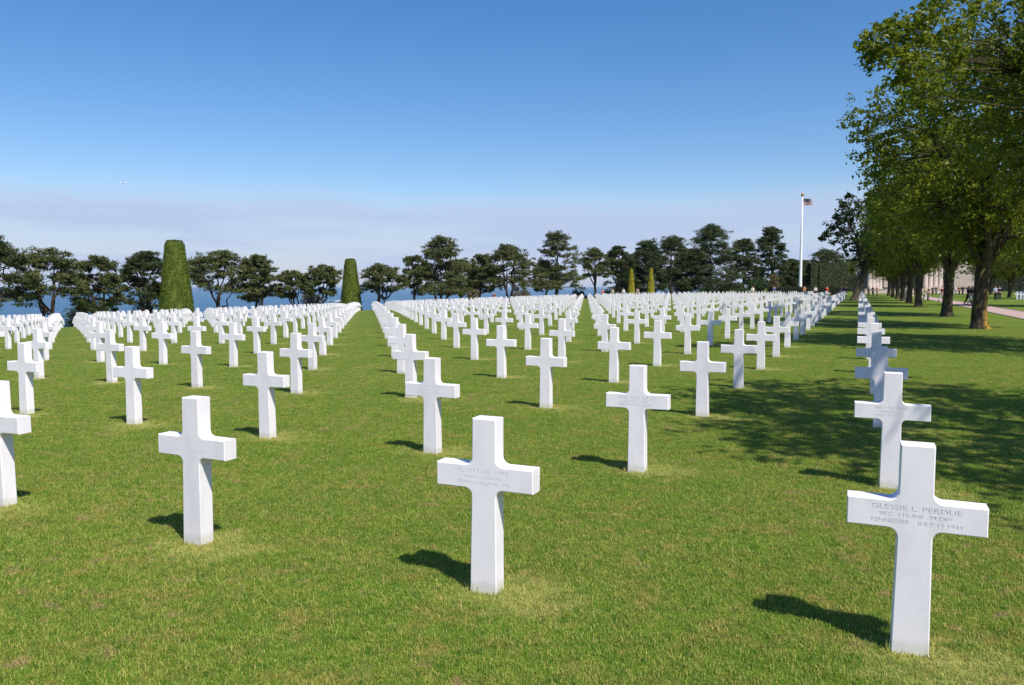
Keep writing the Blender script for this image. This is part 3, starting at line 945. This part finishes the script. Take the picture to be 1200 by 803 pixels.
def hedge(seed, w, dp, h, m, n, L, mb=None):
    r = np.random.default_rng(seed); mb = MB()
    mb.box((0, 0, h / 2 - .05), (w - .2, dp - .2, h - .1))
    k_ = n
    pos = np.c_[r.uniform(-w / 2, w / 2, k_), np.full(k_, -dp / 2) + r.normal(size=k_) * .06, r.uniform(0, h, k_)]
    nor = np.tile([0, -1.0, .1], (k_, 1))
    k2 = n // 3
    p2 = np.c_[r.uniform(-w / 2, w / 2, k2), r.uniform(-dp / 2, dp / 2, k2), np.full(k2, h) + r.normal(size=k2) * .08]
    sx_ = np.where(r.uniform(size=k2) < .5, -1.0, 1.0)
    p3 = np.c_[sx_ * w / 2 + r.normal(size=k2) * .05, r.uniform(-dp / 2, dp / 2, k2), r.uniform(0, h, k2)]
    pos = np.concatenate([pos, p2, p3]); nor = np.concatenate([nor, np.tile([0, 0, 1.0], (k2, 1)), np.c_[sx_, np.zeros(k2), np.zeros(k2)]])
    skin_leaves(mb, r, pos, nor, L, L * .6)
    return mb.mesh('hedge', [m])
HG = 'tall clipped hedge blocks behind the flagpole'
for (p0, p1, d, top, lab, seed) in ((916, 934, 205, 306, 'tall clipped hedge block left of the flagpole', 101), (936, 945, 207, 306, 'narrow clipped hedge block right behind the flagpole', 102),
                                    (947, 955, 205, 309, 'narrow clipped hedge block right of the flagpole', 103), (957, 990, 206, 309, 'long clipped hedge block between flagpole and leaning tree', 104)):
    x, y = at((p0 + p1) / 2, d)
    o = link('tall_hedge', hedge(seed, (p1 - p0) / 945 * d, 2.4, hz(top, d) - tz(x, y), m_hedge, 2600, .3), loc=(x, y, tz(x, y)))
    tag(o, lab, 'hedge', HG)
x, y = at(946, 150)
o = link('low_hedge', hedge(105, 86 / 945 * 150, 1.2, hz(336.5, 150) - tz(x, y), m_hedge_dark, 4200, .2), loc=(x, y, tz(x, y)))
tag(o, 'low dark clipped hedge running behind the far crosses', 'hedge')

x, y = at(1110, 240)
o = link('boundary_hedge', hedge(106, 255 / 945 * 240, 3.0, 4.2, m_hedge_dark, 6000, .42), loc=(x, y, tz(x, y)))
tag(o, 'long dark hedge closing the view behind the memorial and path', 'hedge')

# ------------------------------------------------------------------ flagpole
m_flag = mat('flag_cloth', rough=.8, spec=.1)
n = N(m_flag)
uv = n.new('ShaderNodeTexCoord')
so = n.new('ShaderNodeSeparateXYZ'); n.l(uv.outputs['UV'], so.inputs[0])
stripe = n.math('GREATER_THAN', n.math('FRACT', n.math('MULTIPLY', so.outputs['Y'], 6.5)), .5)
c = n.mix(stripe, (.24, .008, .02), (.46, .45, .45))
can = n.math('MULTIPLY', n.math('LESS_THAN', so.outputs['X'], .42), n.math('GREATER_THAN', so.outputs['Y'], .4615))
su = n.math('SUBTRACT', n.math('FRACT', n.math('MULTIPLY', so.outputs['X'], 15.0)), .5)
sv = n.math('SUBTRACT', n.math('FRACT', n.math('MULTIPLY', n.math('SUBTRACT', so.outputs['Y'], .4615), 9.3)), .5)
star = n.math('LESS_THAN', n.math('SQRT', n.math('ADD', n.math('POWER', su, 2.0), n.math('POWER', sv, 2.0))), .26)
cc_ = n.mix(star, (.006, .009, .045), (.36, .36, .38))
n.l(n.mix(can, c, cc_), n.p.inputs['Base Color'])
FD = 168
x, y = at(937, FD); z0 = tz(x, y); ph = hz(232, FD) - z0
fp = link('flagpole', None, loc=(x, y, z0)); tag(fp, 'tall white flagpole flying a striped flag at right of centre', 'flagpole')
mb = MB(); mb.lathe([(.36, -.1), (.36, .0), (.33, 2), (.22, ph * .6), (.13, ph)], 12); link('pole', mb.mesh('pole', [m_white], True), fp)
mb = MB(); mb.lathe([(.9, -.1), (.9, .25), (.6, .3), (.6, .5), (.4, .55)], 16); link('base', mb.mesh('base', [m_stone]), fp)
mb = MB(); mb.lathe([(.05, ph), (.22, ph + .12), (.32, ph + .4), (.22, ph + .68), (.02, ph + .8)], 12)
link('finial', mb.mesh('finial', [mat('gilt_finial', (.35, .22, .05), .35, .5)], True), fp)
nu, nv = 16, 7
L_, Hf = 2.3, 1.45
V = []; UV = []
for b in range(nv + 1):
    for a in range(nu + 1):
        u, v = a / nu, b / nv
        sagv = -.55 * u ** 1.3 - .10 * math.sin(u * 7)
        V.append((.14 + L_ * (1.45 * u if u < .45 else .6525 + (u - .45) * .42), (.1 * math.sin(u * 12) if u < .45 else .9 * (u - .45)) + .12 * math.sin(u * 9 + v * 1.2), ph - .25 - Hf * (1 - v) * (1 - .30 * u) + sagv + .02))
        UV.append((u, v))
q = np.array([[b * (nu + 1) + a, b * (nu + 1) + a + 1, (b + 1) * (nu + 1) + a + 1, (b + 1) * (nu + 1) + a] for b in range(nv) for a in range(nu)])
fm = np_mesh('flag', V, [q], [m_flag], True)
uvl = fm.uv_layers.new(name='UVMap')
li = np.zeros(len(fm.loops), dtype=np.int32); fm.loops.foreach_get('vertex_index', li)
uvl.data.foreach_set('uv', np.array(UV, dtype=np.float32)[li].ravel())
fo = link('flag', fm, fp)

# ------------------------------------------------------------------ memorial
def part(name, mb, m, parent, smooth=False): return link(name, mb.mesh(name, [m], smooth), parent)
m_shade = mat('loggia_ceiling', (.30, .25, .22), .9, .1)
def loggia(px0, px1, d, top, lab, ncol, rz, solid_right=0.0):
    x, y = at((px0 + px1) / 2, d); z0 = tz(x, y); w = (px1 - px0) / 945 * d; h = hz(top, d) - z0
    r = link('memorial_loggia', None, loc=(x, y, z0), rz=rz); tag(r, lab, 'building', 'stone memorial buildings')
    dp = 7.0
    mb = MB(); mb.box((0, .0, .3), (w + 2, dp + 2, .6)); mb.box((0, 0, .75), (w + 1, dp + 1, .3)); part('steps', mb, m_stone, r)
    mb = MB(); mb.box((0, 0, h - .9), (w + .3, dp + .3, 1.6)); mb.box((0, 0, h + .05), (w + .8, dp + .8, .3)); part('roof', mb, m_stone, r)
    mb = MB(); mb.box((0, dp / 2 - .35, (h - .8) / 2 + .45), (w - .1, .7, h - 2.61)); part('rear_wall', mb, m_stone, r)
    sw = solid_right * w
    if sw: mb = MB(); mb.box((w / 2 - sw / 2, -.35, (h - .8) / 2 + .45), (sw, dp - .71, h - 2.62)); part('end_wall', mb, m_stone, r)
    x0, x1 = -w / 2 + .6, w / 2 - .6 - sw
    cm = MB(); cm.lathe([(.62, .9), (.62, 1.1), (.5, 1.15), (.44, h - 2.2), (.55, h - 2.0), (.6, h - 1.7)], 14)
    cme = cm.mesh('column', [m_stone], True)
    for a in range(ncol):
        o = link('column', cme, r); o.location = (x0 + (x1 - x0) * a / max(1, ncol - 1), -dp / 2 + .6, 0)
    return r
loggia(1079, 1134, 186, 292, 'pale pink stone loggia with columns seen between the trunks along the path', 6, -.25, .42)
loggia(1011, 1036, 192, 300, 'pale pink stone loggia partly hidden behind the dark leaning tree', 4, -.12, .3)
mb = MB()
xa, ya = at(1012, 178); xb, yb = at(1130, 178)
wl_ = link('terrace_wall', None, loc=((xa + xb) / 2, 178, 0)); tag(wl_, 'low pink stone terrace wall in front of the memorial', 'wall')
mb.box((0, 0, .45), (xb - xa, .6, .9)); part('wall', mb, m_stone, wl_)
mb = MB(); mb.box((0, 0, .97), (xb - xa + .2, .8, .14)); part('coping', mb, m_stone, wl_)
# small white roofed stand behind the far crosses on the left
x, y = at(392, 128); z0 = tz(x, y)
st = link('white_canopy', None, loc=(x, y, z0)); tag(st, 'small flat white canopy behind the crosses beside the smaller clipped tree', 'canopy')
mb = MB(); t_ = hz(352.6, 128) - z0
mb.box((0, 0, t_), (1.9, 1.5, .14)); part('top', mb, m_white, st)
for a in (-1, 1):
    for b in (-1, 1):
        mb = MB(); mb.box((a * .75, b * .55, t_ / 2 - .05), (.08, .08, t_ - .05)); part('leg', mb, mat('dark_metal', (.05, .05, .05)), st)

# ------------------------------------------------------------------ people
def skin_mesh(name, verts, edges, radii, root=0, sub=1):
    me = bpy.data.meshes.new(name)
    me.from_pydata([tuple(v) for v in verts], edges, [])
    ob = bpy.data.objects.new(name, me); C.objects.link(ob)
    m = ob.modifiers.new('skin', 'SKIN'); m.use_smooth_shade = True; m.branch_smoothing = .4
    if not me.skin_vertices:
        bpy.context.view_layer.objects.active = ob
    sv = me.skin_vertices[0].data
    for a, r in enumerate(radii):
        rr = r if isinstance(r, tuple) else (r, r)
        sv[a].radius = rr; sv[a].use_root = (a == root)
    s = ob.modifiers.new('sub', 'SUBSURF'); s.levels = sub; s.render_levels = sub
    dg = bpy.context.evaluated_depsgraph_get()
    res = bpy.data.meshes.new_from_object(ob.evaluated_get(dg))
    bpy.data.objects.remove(ob); bpy.data.meshes.remove(me)
    res.name = name
    return res
def figure(stride, arm):
    """body, top, trousers, hair, shoes of a 1.75 m figure facing -Y"""
    v, e, r = [], [], []
    def add(p, rad, prev=None):
        v.append(p); r.append(rad)
        if prev is not None: e.append((prev, len(v) - 1))
        return len(v) - 1
    pel = add((0, 0, .96), (.15, .10)); ch = add((0, 0, 1.25), (.16, .105), pel); sh = add((0, .0, 1.42), (.13, .08), ch)
    nk = add((0, -.005, 1.50), .055, sh); hd = add((0, -.015, 1.60), (.075, .085), nk); tp = add((0, -.01, 1.71), (.065, .075), hd)
    nose = add((0, -.115, 1.61), .014, hd)
    legs, arms = [], []
    for s in (-1, 1):
        f = s * stride
        hip = add((s * .09, 0, .90), .088, pel); kn = add((s * .10, -f * .5 - .03, .50), .058, hip)
        an = add((s * .10, -f + .05 * (f < 0), .10 + .05 * (f < 0) * (stride > 0)), .038, kn); toe = add((s * .11, -f - .14, .04), .03, an)
        legs.append((hip, kn, an, toe))
        so_ = add((s * .18, 0, 1.40), .058, sh); el = add((s * .23, .05 + f * arm, 1.13), .042, so_); wr = add((s * .23, -.04 + f * arm * 1.9, .90), .028, el)
        pm = add((s * .225, -.055 + f * arm * 2, .84), (.030, .016), wr)
        for q, (dx, dy, dz) in enumerate(((0, -.03, -.075), (0, -.01, -.09), (0, .012, -.085), (0, .032, -.065), (-s * .02, -.045, -.03))):
            p = v[pm]; add((p[0] + dx, p[1] + dy, p[2] + dz), .009, pm)
        arms.append((so_, el, wr))
    body = skin_mesh('body', v, e, r)
    V2 = [v[pel], v[ch], v[sh]]; E2 = [(0, 1), (1, 2)]; R2 = [(.175, .125), (.185, .13), (.15, .1)]
    for so_, el, wr in arms:
        b = len(V2); V2 += [v[so_], v[el], tuple(np.array(v[el]) * .3 + np.array(v[wr]) * .7)]; E2 += [(2, b), (b, b + 1), (b + 1, b + 2)]; R2 += [.075, .06, .048]
    topm = skin_mesh('jacket', V2, E2, R2)
    V3 = [(0, 0, .99)]; E3 = []; R3 = [(.165, .12)]
    for hip, kn, an, toe in legs:
        b = len(V3); V3 += [v[hip], v[kn], tuple(np.array(v[an]) + np.array((0, 0, .02)))]; E3 += [(0, b), (b, b + 1), (b + 1, b + 2)]; R3 += [.105, .078, .065]
    tro = skin_mesh('trousers', V3, E3, R3)
    hair = skin_mesh('hair', [(0, .015, 1.64), (0, .01, 1.72)], [(0, 1)], [(.088, .092), (.078, .085)])
    sm = MB()
    for hip, kn, an, toe in legs:
        a_, b_ = np.array(v[an]), np.array(v[toe]); sm.tube([a_ + (0, .05, -.03), a_ + (0, 0, -.02), (a_ + b_) / 2 - (0, 0, .01), b_, b_ + (0, -.03, 0)], [.035, .05, .05, .045, .02], 8)
    shoes = sm.mesh('shoes', [], True)
    return body, topm, tro, hair, shoes
FIG = {'stand': figure(0.0, 0.0), 'walk': figure(.24, .35)}
mc = {}
def cm_(c):
    if c not in mc: mc[c] = mat('cloth_%d' % len(mc), c, .85, .1)
    return mc[c]
SKIN = (.45, .27, .19)
def person(px, d, lab, pose, top, tro, hair=(.03, .02, .012), face=0.0, group=None, s=1.0):
    x, y = at(px, d)
    r = link('person', None, loc=(x, y, tz(x, y)), rz=face); r.scale = (s, s, s); tag(r, lab, 'person', group)
    for nm, me, c in zip(('body', 'jacket', 'trousers', 'hair', 'shoes'), FIG[pose], (SKIN, top, tro, hair, (.03, .025, .02))):
        o = link(nm, me, r)
        if not me.materials: me.materials.append(None)
        o.material_slots[0].link = 'OBJECT'; o.material_slots[0].material = cm_(c)
VG = 'visitors on the path and lawn'
NAVY, BLK, WHT, RED, BLUE, TAN_, PINK, MAR = (.02, .025, .06), (.012, .012, .014), (.70, .69, .66), (.45, .02, .025), (.12, .2, .5), (.35, .27, .17), (.5, .2, .2), (.10, .015, .03)
for a in ((1138, 70, 'person in a dark jacket and white trousers walking on the path beside the forked trunk', 'walk', (.02, .03, .04), WHT, (.2, .15, .1), .5),
          (1134, 71.5, 'person in black walking on the path, half behind the one in white trousers', 'walk', BLK, BLK, (.02, .015, .01), .5),
          (1103, 88, 'person in a dark maroon top and white trousers on the path left of the trunk', 'walk', MAR, WHT, (.02, .015, .01), -2.6),
          (1165.5, 96, 'person in a pale blue top standing on the lawn across the path', 'stand', (.40, .45, .70), BLK, (.05, .03, .02), .2),
          (1170, 96.5, 'person in dark navy clothes standing next to the one in pale blue', 'stand', NAVY, NAVY, (.03, .02, .01), -.4),
          (1083, 86, 'person in pale clothes walking between the tree trunks', 'walk', (.55, .45, .36), (.6, .55, .45), (.12, .08, .05), 2.6),
          (1086.5, 93, 'person in a black top with a bag beside the trunks', 'stand', BLK, (.1, .1, .1), (.02, .015, .01), .6),
          (1071.5, 92, 'person in a dark red top between the trunks', 'stand', MAR, (.45, .30, .25), (.05, .03, .02), .9),
          (1061.5, 99, 'person in a pale top standing behind the tree trunks', 'stand', (.6, .58, .55), (.3, .3, .32), (.1, .07, .04), -.7),
          (1092, 150, 'distant person in dark clothes in front of the loggia columns', 'stand', BLK, BLK, (.03, .02, .01), .3),
          (1096, 152, 'distant person in dark blue in front of the loggia columns', 'stand', NAVY, (.1, .1, .15), (.03, .02, .01), .1),
          (1119, 150, 'distant person in white beside the loggia end wall', 'stand', WHT, (.3, .3, .35), (.03, .02, .01), .3),
          (1123, 148, 'distant person in dark red beside the loggia end wall', 'stand', (.25, .03, .03), BLK, (.03, .02, .01), .5),
          (1127, 151, 'distant person in maroon nearest the wall corner', 'stand', MAR, MAR, (.03, .02, .01), .3),
          (1017, 140, 'distant person in pale clothing by the pink terrace, left one', 'stand', (.6, .5, .5), (.2, .1, .1), (.03, .02, .01), .3),
          (1022, 142, 'distant person in dark clothing by the pink terrace, middle one', 'stand', NAVY, BLK, (.03, .02, .01), .3),
          (1027, 140, 'distant person in pink by the pink terrace, right one', 'stand', PINK, (.3, .2, .15), (.03, .02, .01), .3),
          (968.5, 108, 'person in a bright red top among the far crosses', 'stand', RED, (.06, .08, .12), (.03, .02, .01), .4),
          (985, 112, 'person in navy blue among the far crosses, left one of two', 'stand', (.05, .05, .16), NAVY, (.03, .02, .01), .4),
          (989.5, 113, 'person in dark violet among the far crosses, right one of two', 'stand', (.06, .03, .12), NAVY, (.03, .02, .01), -.2),
          (881.5, 116, 'person in white seen above the far crosses', 'stand', WHT, (.35, .33, .3), (.08, .05, .03), .2),
          (906.5, 116, 'person in blue seen above the far crosses', 'stand', (.06, .12, .35), NAVY, (.03, .02, .01), -.3),
          (579, 118, 'person in faded maroon behind the crosses left of centre', 'stand', (.2, .07, .1), NAVY, (.03, .02, .01), .1),
          (706, 128, 'person in pink behind the far crosses, left of the golden cones', 'stand', (.5, .15, .18), BLK, (.03, .02, .01), .4),
          (717.5, 129, 'person in pale yellow behind the far crosses, left of the golden cones', 'stand', (.55, .5, .35), BLK, (.2, .15, .08), -.4),
          (730.5, 128, 'person in white close to the left golden cone', 'stand', WHT, (.3, .1, .12), (.1, .06, .03), .2),
          (747, 129, 'person in grey between the two golden cones', 'stand', (.3, .28, .3), (.25, .05, .05), (.03, .02, .01), .1),
          (955, 120, 'person in white above the far crosses right of the flagpole', 'stand', WHT, BLK, (.03, .02, .01), .3),
          (942, 121, 'person in orange above the far crosses beside the flagpole', 'stand', (.5, .18, .1), BLK, (.03, .02, .01), .3)):
    person(*a, group=VG)
# floral tributes among the crosses
m_flower = leaf_mat('red_flowers', (.40, .05, .015), (.30, .02, .02), (.55, .2, .02), .2, .6, 8)
for (px, d, lab, seed) in ((897, 62, 'red and orange flowers laid among the distant crosses', 111), (931.5, 60, 'dark bronze flower spray among the distant crosses', 112)):
    x, y = at(px, d); r = link('flower_bouquet', None, loc=(x, y, tz(x, y))); tag(r, lab, 'flowers')
    rr = np.random.default_rng(seed); mb = MB(); tw = MB()
    cc = rr.normal(size=(16, 3)) * np.array([.22, .16, .12]) + np.array([0, 0, .55])
    for c in cc: tw.tube([(0, 0, 0), c * np.array([.5, .5, .6]), c], [.012, .008, .005], 4, False)
    leaves(mb, rr, cc, .05, 20, .09, .06, .6)
    part('blooms', mb, m_flower if seed == 111 else m_tan, r); part('stems', tw, m_shrub, r)

# ------------------------------------------------------------------ airliner
AD = 4600.0
x = (149.5 - 600) / 945 * AD
ap = link('airplane', None, loc=(x, AD, hz(216.5, AD)), rz=.12); tag(ap, 'tiny white airliner crossing the sky at upper left', 'airplane')
mb = MB(); t = np.array([-19, -17.5, -14, 0, 10, 16, 19.5]); mb.tube(np.c_[t, 0 * t, [0, 0, 0, 0, 0, .5, 1.0]], [.3, 1.4, 1.95, 2.0, 1.95, 1.1, .25], 12); part('fuselage', mb, m_white, ap, True)
for s in (-1, 1):
    mb = MB(); V = np.array([[-4, s * 1.5, -.8], [3.5, s * 1.5, -.8], [7.5, s * 17, .6], [5.6, s * 17, .6]]); V = np.concatenate([V, V + [0, 0, .45]])
    mb.add(V, [np.array([[0, 1, 2, 3], [7, 6, 5, 4], [0, 4, 5, 1], [1, 5, 6, 2], [2, 6, 7, 3], [3, 7, 4, 0]])]); part('wing', mb, m_white, ap)
    mb = MB(); mb.tube([(-2.5, s * 5.5, -1.6), (-1, s * 5.5, -1.6), (2, s * 5.5, -1.5)], [1.0, 1.1, .6], 10); part('engine', mb, m_white, ap, True)
    mb = MB(); V = np.array([[14.5, s * .5, .8], [18, s * .5, .8], [19.5, s * 6, 1.2], [18, s * 6, 1.2]]); V = np.concatenate([V, V + [0, 0, .25]])
    mb.add(V, [np.array([[0, 1, 2, 3], [7, 6, 5, 4], [0, 4, 5, 1], [1, 5, 6, 2], [2, 6, 7, 3], [3, 7, 4, 0]])]); part('tailplane', mb, m_white, ap)
mb = MB(); V = np.array([[13, -.15, 1.2], [18.5, -.15, 1.2], [20.5, -.15, 7], [18, -.15, 7]]); V = np.concatenate([V, V + [0, .3, 0]])
mb.add(V, [np.array([[0, 1, 2, 3], [7, 6, 5, 4], [0, 4, 5, 1], [1, 5, 6, 2], [2, 6, 7, 3], [3, 7, 4, 0]])]); part('tail_fin', mb, m_white, ap)

# ------------------------------------------------------------------ turf: blades of the mown grass near us
def tuft(seed, nb, rad, h, w):
    r = np.random.default_rng(seed); V, F = [], []
    for a in range(nb):
        an = r.uniform(0, 2 * PI); ro = rad * math.sqrt(r.uniform()); b = np.array([ro * math.cos(an), ro * math.sin(an), -.004])
        di = r.uniform(0, 2 * PI); ln = r.uniform(.2, 1.0); hh = h * r.uniform(.55, 1.2)
        dv = np.array([math.cos(di), math.sin(di), 0]); sv = np.array([-dv[1], dv[0], 0]) * w * r.uniform(.7, 1.3) / 2
        m = b + dv * ln * hh * .28 + np.array([0, 0, hh * .6]); t = b + dv * ln * hh * .85 + np.array([0, 0, hh * (1.0 - .25 * ln)])
        k_ = len(V); V += [b - sv, b + sv, m + sv * .8, m - sv * .8, t]
        F += [[k_, k_ + 1, k_ + 2], [k_, k_ + 2, k_ + 3], [k_ + 3, k_ + 2, k_ + 4]]
    return np_mesh('grass_tuft', V, [np.array(F)], [m_blade])
tcol = bpy.data.collections.new('grass_tufts')
for a in range(5):
    tcol.objects.link(bpy.data.objects.new('grass_tuft', tuft(200 + a, 34, .055, .023, .0027)))
ds = np.concatenate([np.linspace(2.6, 12, 32), np.linspace(12.8, 34, 24)])
us = np.linspace(-1, 1, 41)
V = []; dens = []
for d in ds:
    for u in us:
        x = u * (d * .68 + .5)
        V.append((x, d, tz(x, d))); dens.append(950 if d < 6 else 950 * (6 / d) ** 1.6)
nu_ = len(us); ii = (np.arange(len(ds) - 1)[:, None] * nu_ + np.arange(nu_ - 1)[None, :]).ravel()
gme = np_mesh('grass', V, [np.stack([ii, ii + 1, ii + nu_ + 1, ii + nu_], 1)], [m_blade])
at_ = gme.attributes.new('dens', 'FLOAT', 'POINT'); at_.data.foreach_set('value', np.array(dens, dtype=np.float32))
grass = link('grass', gme); tag(grass, 'short mown green grass covering the lawn between the crosses', 'grass', None, 'stuff')
ng = bpy.data.node_groups.new('turf', 'GeometryNodeTree')
ng.interface.new_socket('Geometry', in_out='INPUT', socket_type='NodeSocketGeometry'); ng.interface.new_socket('Geometry', in_out='OUTPUT', socket_type='NodeSocketGeometry')
gi = ng.nodes.new('NodeGroupInput'); go = ng.nodes.new('NodeGroupOutput')
dp = ng.nodes.new('GeometryNodeDistributePointsOnFaces'); dp.inputs['Seed'].default_value = 3
na = ng.nodes.new('GeometryNodeInputNamedAttribute'); na.data_type = 'FLOAT'; na.inputs['Name'].default_value = 'dens'
ci = ng.nodes.new('GeometryNodeCollectionInfo'); ci.inputs['Collection'].default_value = tcol; ci.inputs['Separate Children'].default_value = True
ip = ng.nodes.new('GeometryNodeInstanceOnPoints'); ip.inputs['Pick Instance'].default_value = True
rv = ng.nodes.new('FunctionNodeRandomValue'); rv.data_type = 'FLOAT_VECTOR'; rv.inputs[0].default_value = (-.12, -.12, 0); rv.inputs[1].default_value = (.12, .12, 6.283)
rs_ = ng.nodes.new('FunctionNodeRandomValue'); rs_.data_type = 'FLOAT'; rs_.inputs[2].default_value = .65; rs_.inputs[3].default_value = 1.25; rs_.inputs['Seed'].default_value = 9
L = ng.links.new
L(gi.outputs[0], dp.inputs['Mesh']); L(na.outputs['Attribute'], dp.inputs['Density']); L(dp.outputs['Points'], ip.inputs['Points'])
L(ci.outputs[0], ip.inputs['Instance']); L(rv.outputs['Value'], ip.inputs['Rotation']); L(rs_.outputs[1], ip.inputs['Scale']); L(ip.outputs[0], go.inputs[0])
md = grass.modifiers.new('turf', 'NODES'); md.node_group = ng

# longer blades the mower leaves round the feet of the nearest stones
rr = np.random.default_rng(77); fb = MB()
for (d, i, j, x, y, inv) in sites[:40]:
    if not inv or d > 17: continue
    n_ = 150 if d < 9 else 90
    side = rr.integers(0, 4, n_); t = rr.uniform(-1, 1, n_); o_ = rr.uniform(.004, .03, n_)
    lx = np.where(side < 2, t * (BW / 2 + .02), np.where(side == 2, -1, 1) * (BW / 2 + o_))
    ly = np.where(side == 0, -(TH / 2 + o_), np.where(side == 1, TH / 2 + o_, t * (TH / 2 + .02)))
    wx = x + lx * RV[0] - ly * NV[0]; wy = y + lx * RV[1] - ly * NV[1]
    base = np.c_[wx, wy, np.full(n_, tz(x, y) - .004)]
    a_ = rr.uniform(0, 2 * PI, n_); dv = np.c_[np.cos(a_), np.sin(a_), np.zeros(n_)]; sv = np.c_[-dv[:, 1], dv[:, 0], np.zeros(n_)] * .0017
    h_ = (.022 + .045 * rr.uniform(0, 1, n_) ** 2.5)[:, None]; up = np.array([0, 0, 1.0])
    m_ = base + dv * h_ * .12 + up * h_ * .6; tp = base + dv * h_ * .45 + up * h_
    Vb = np.stack([base - sv, base + sv, m_ + sv * .8, m_ - sv * .8, tp], 1).reshape(-1, 3)
    k5 = np.arange(n_)[:, None] * 5
    fb.add(Vb, [np.concatenate([k5 + np.array([0, 1, 2]), k5 + np.array([0, 2, 3]), k5 + np.array([3, 2, 4])])])
tag(link('grass_fringe', fb.mesh('grass_fringe', [m_blade])), 'longer untrimmed grass blades around the feet of the nearest crosses', 'grass', None, 'stuff')

# ------------------------------------------------------------------ sea air
m_haze = bpy.data.materials.new('haze'); m_haze.use_nodes = True
ht = m_haze.node_tree; ht.nodes.clear()
ho = ht.nodes.new('ShaderNodeOutputMaterial'); hv = ht.nodes.new('ShaderNodeVolumePrincipled')
hv.inputs['Color'].default_value = (.78, .89, 1.0, 1); hv.inputs['Density'].default_value = 3e-5
ht.links.new(hv.outputs[0], ho.inputs['Volume'])
mb = MB(); mb.box((0, 0, -26), (64000, 64000, 108)); tag(link('haze', mb.mesh('haze', [m_haze])), kind='stuff')
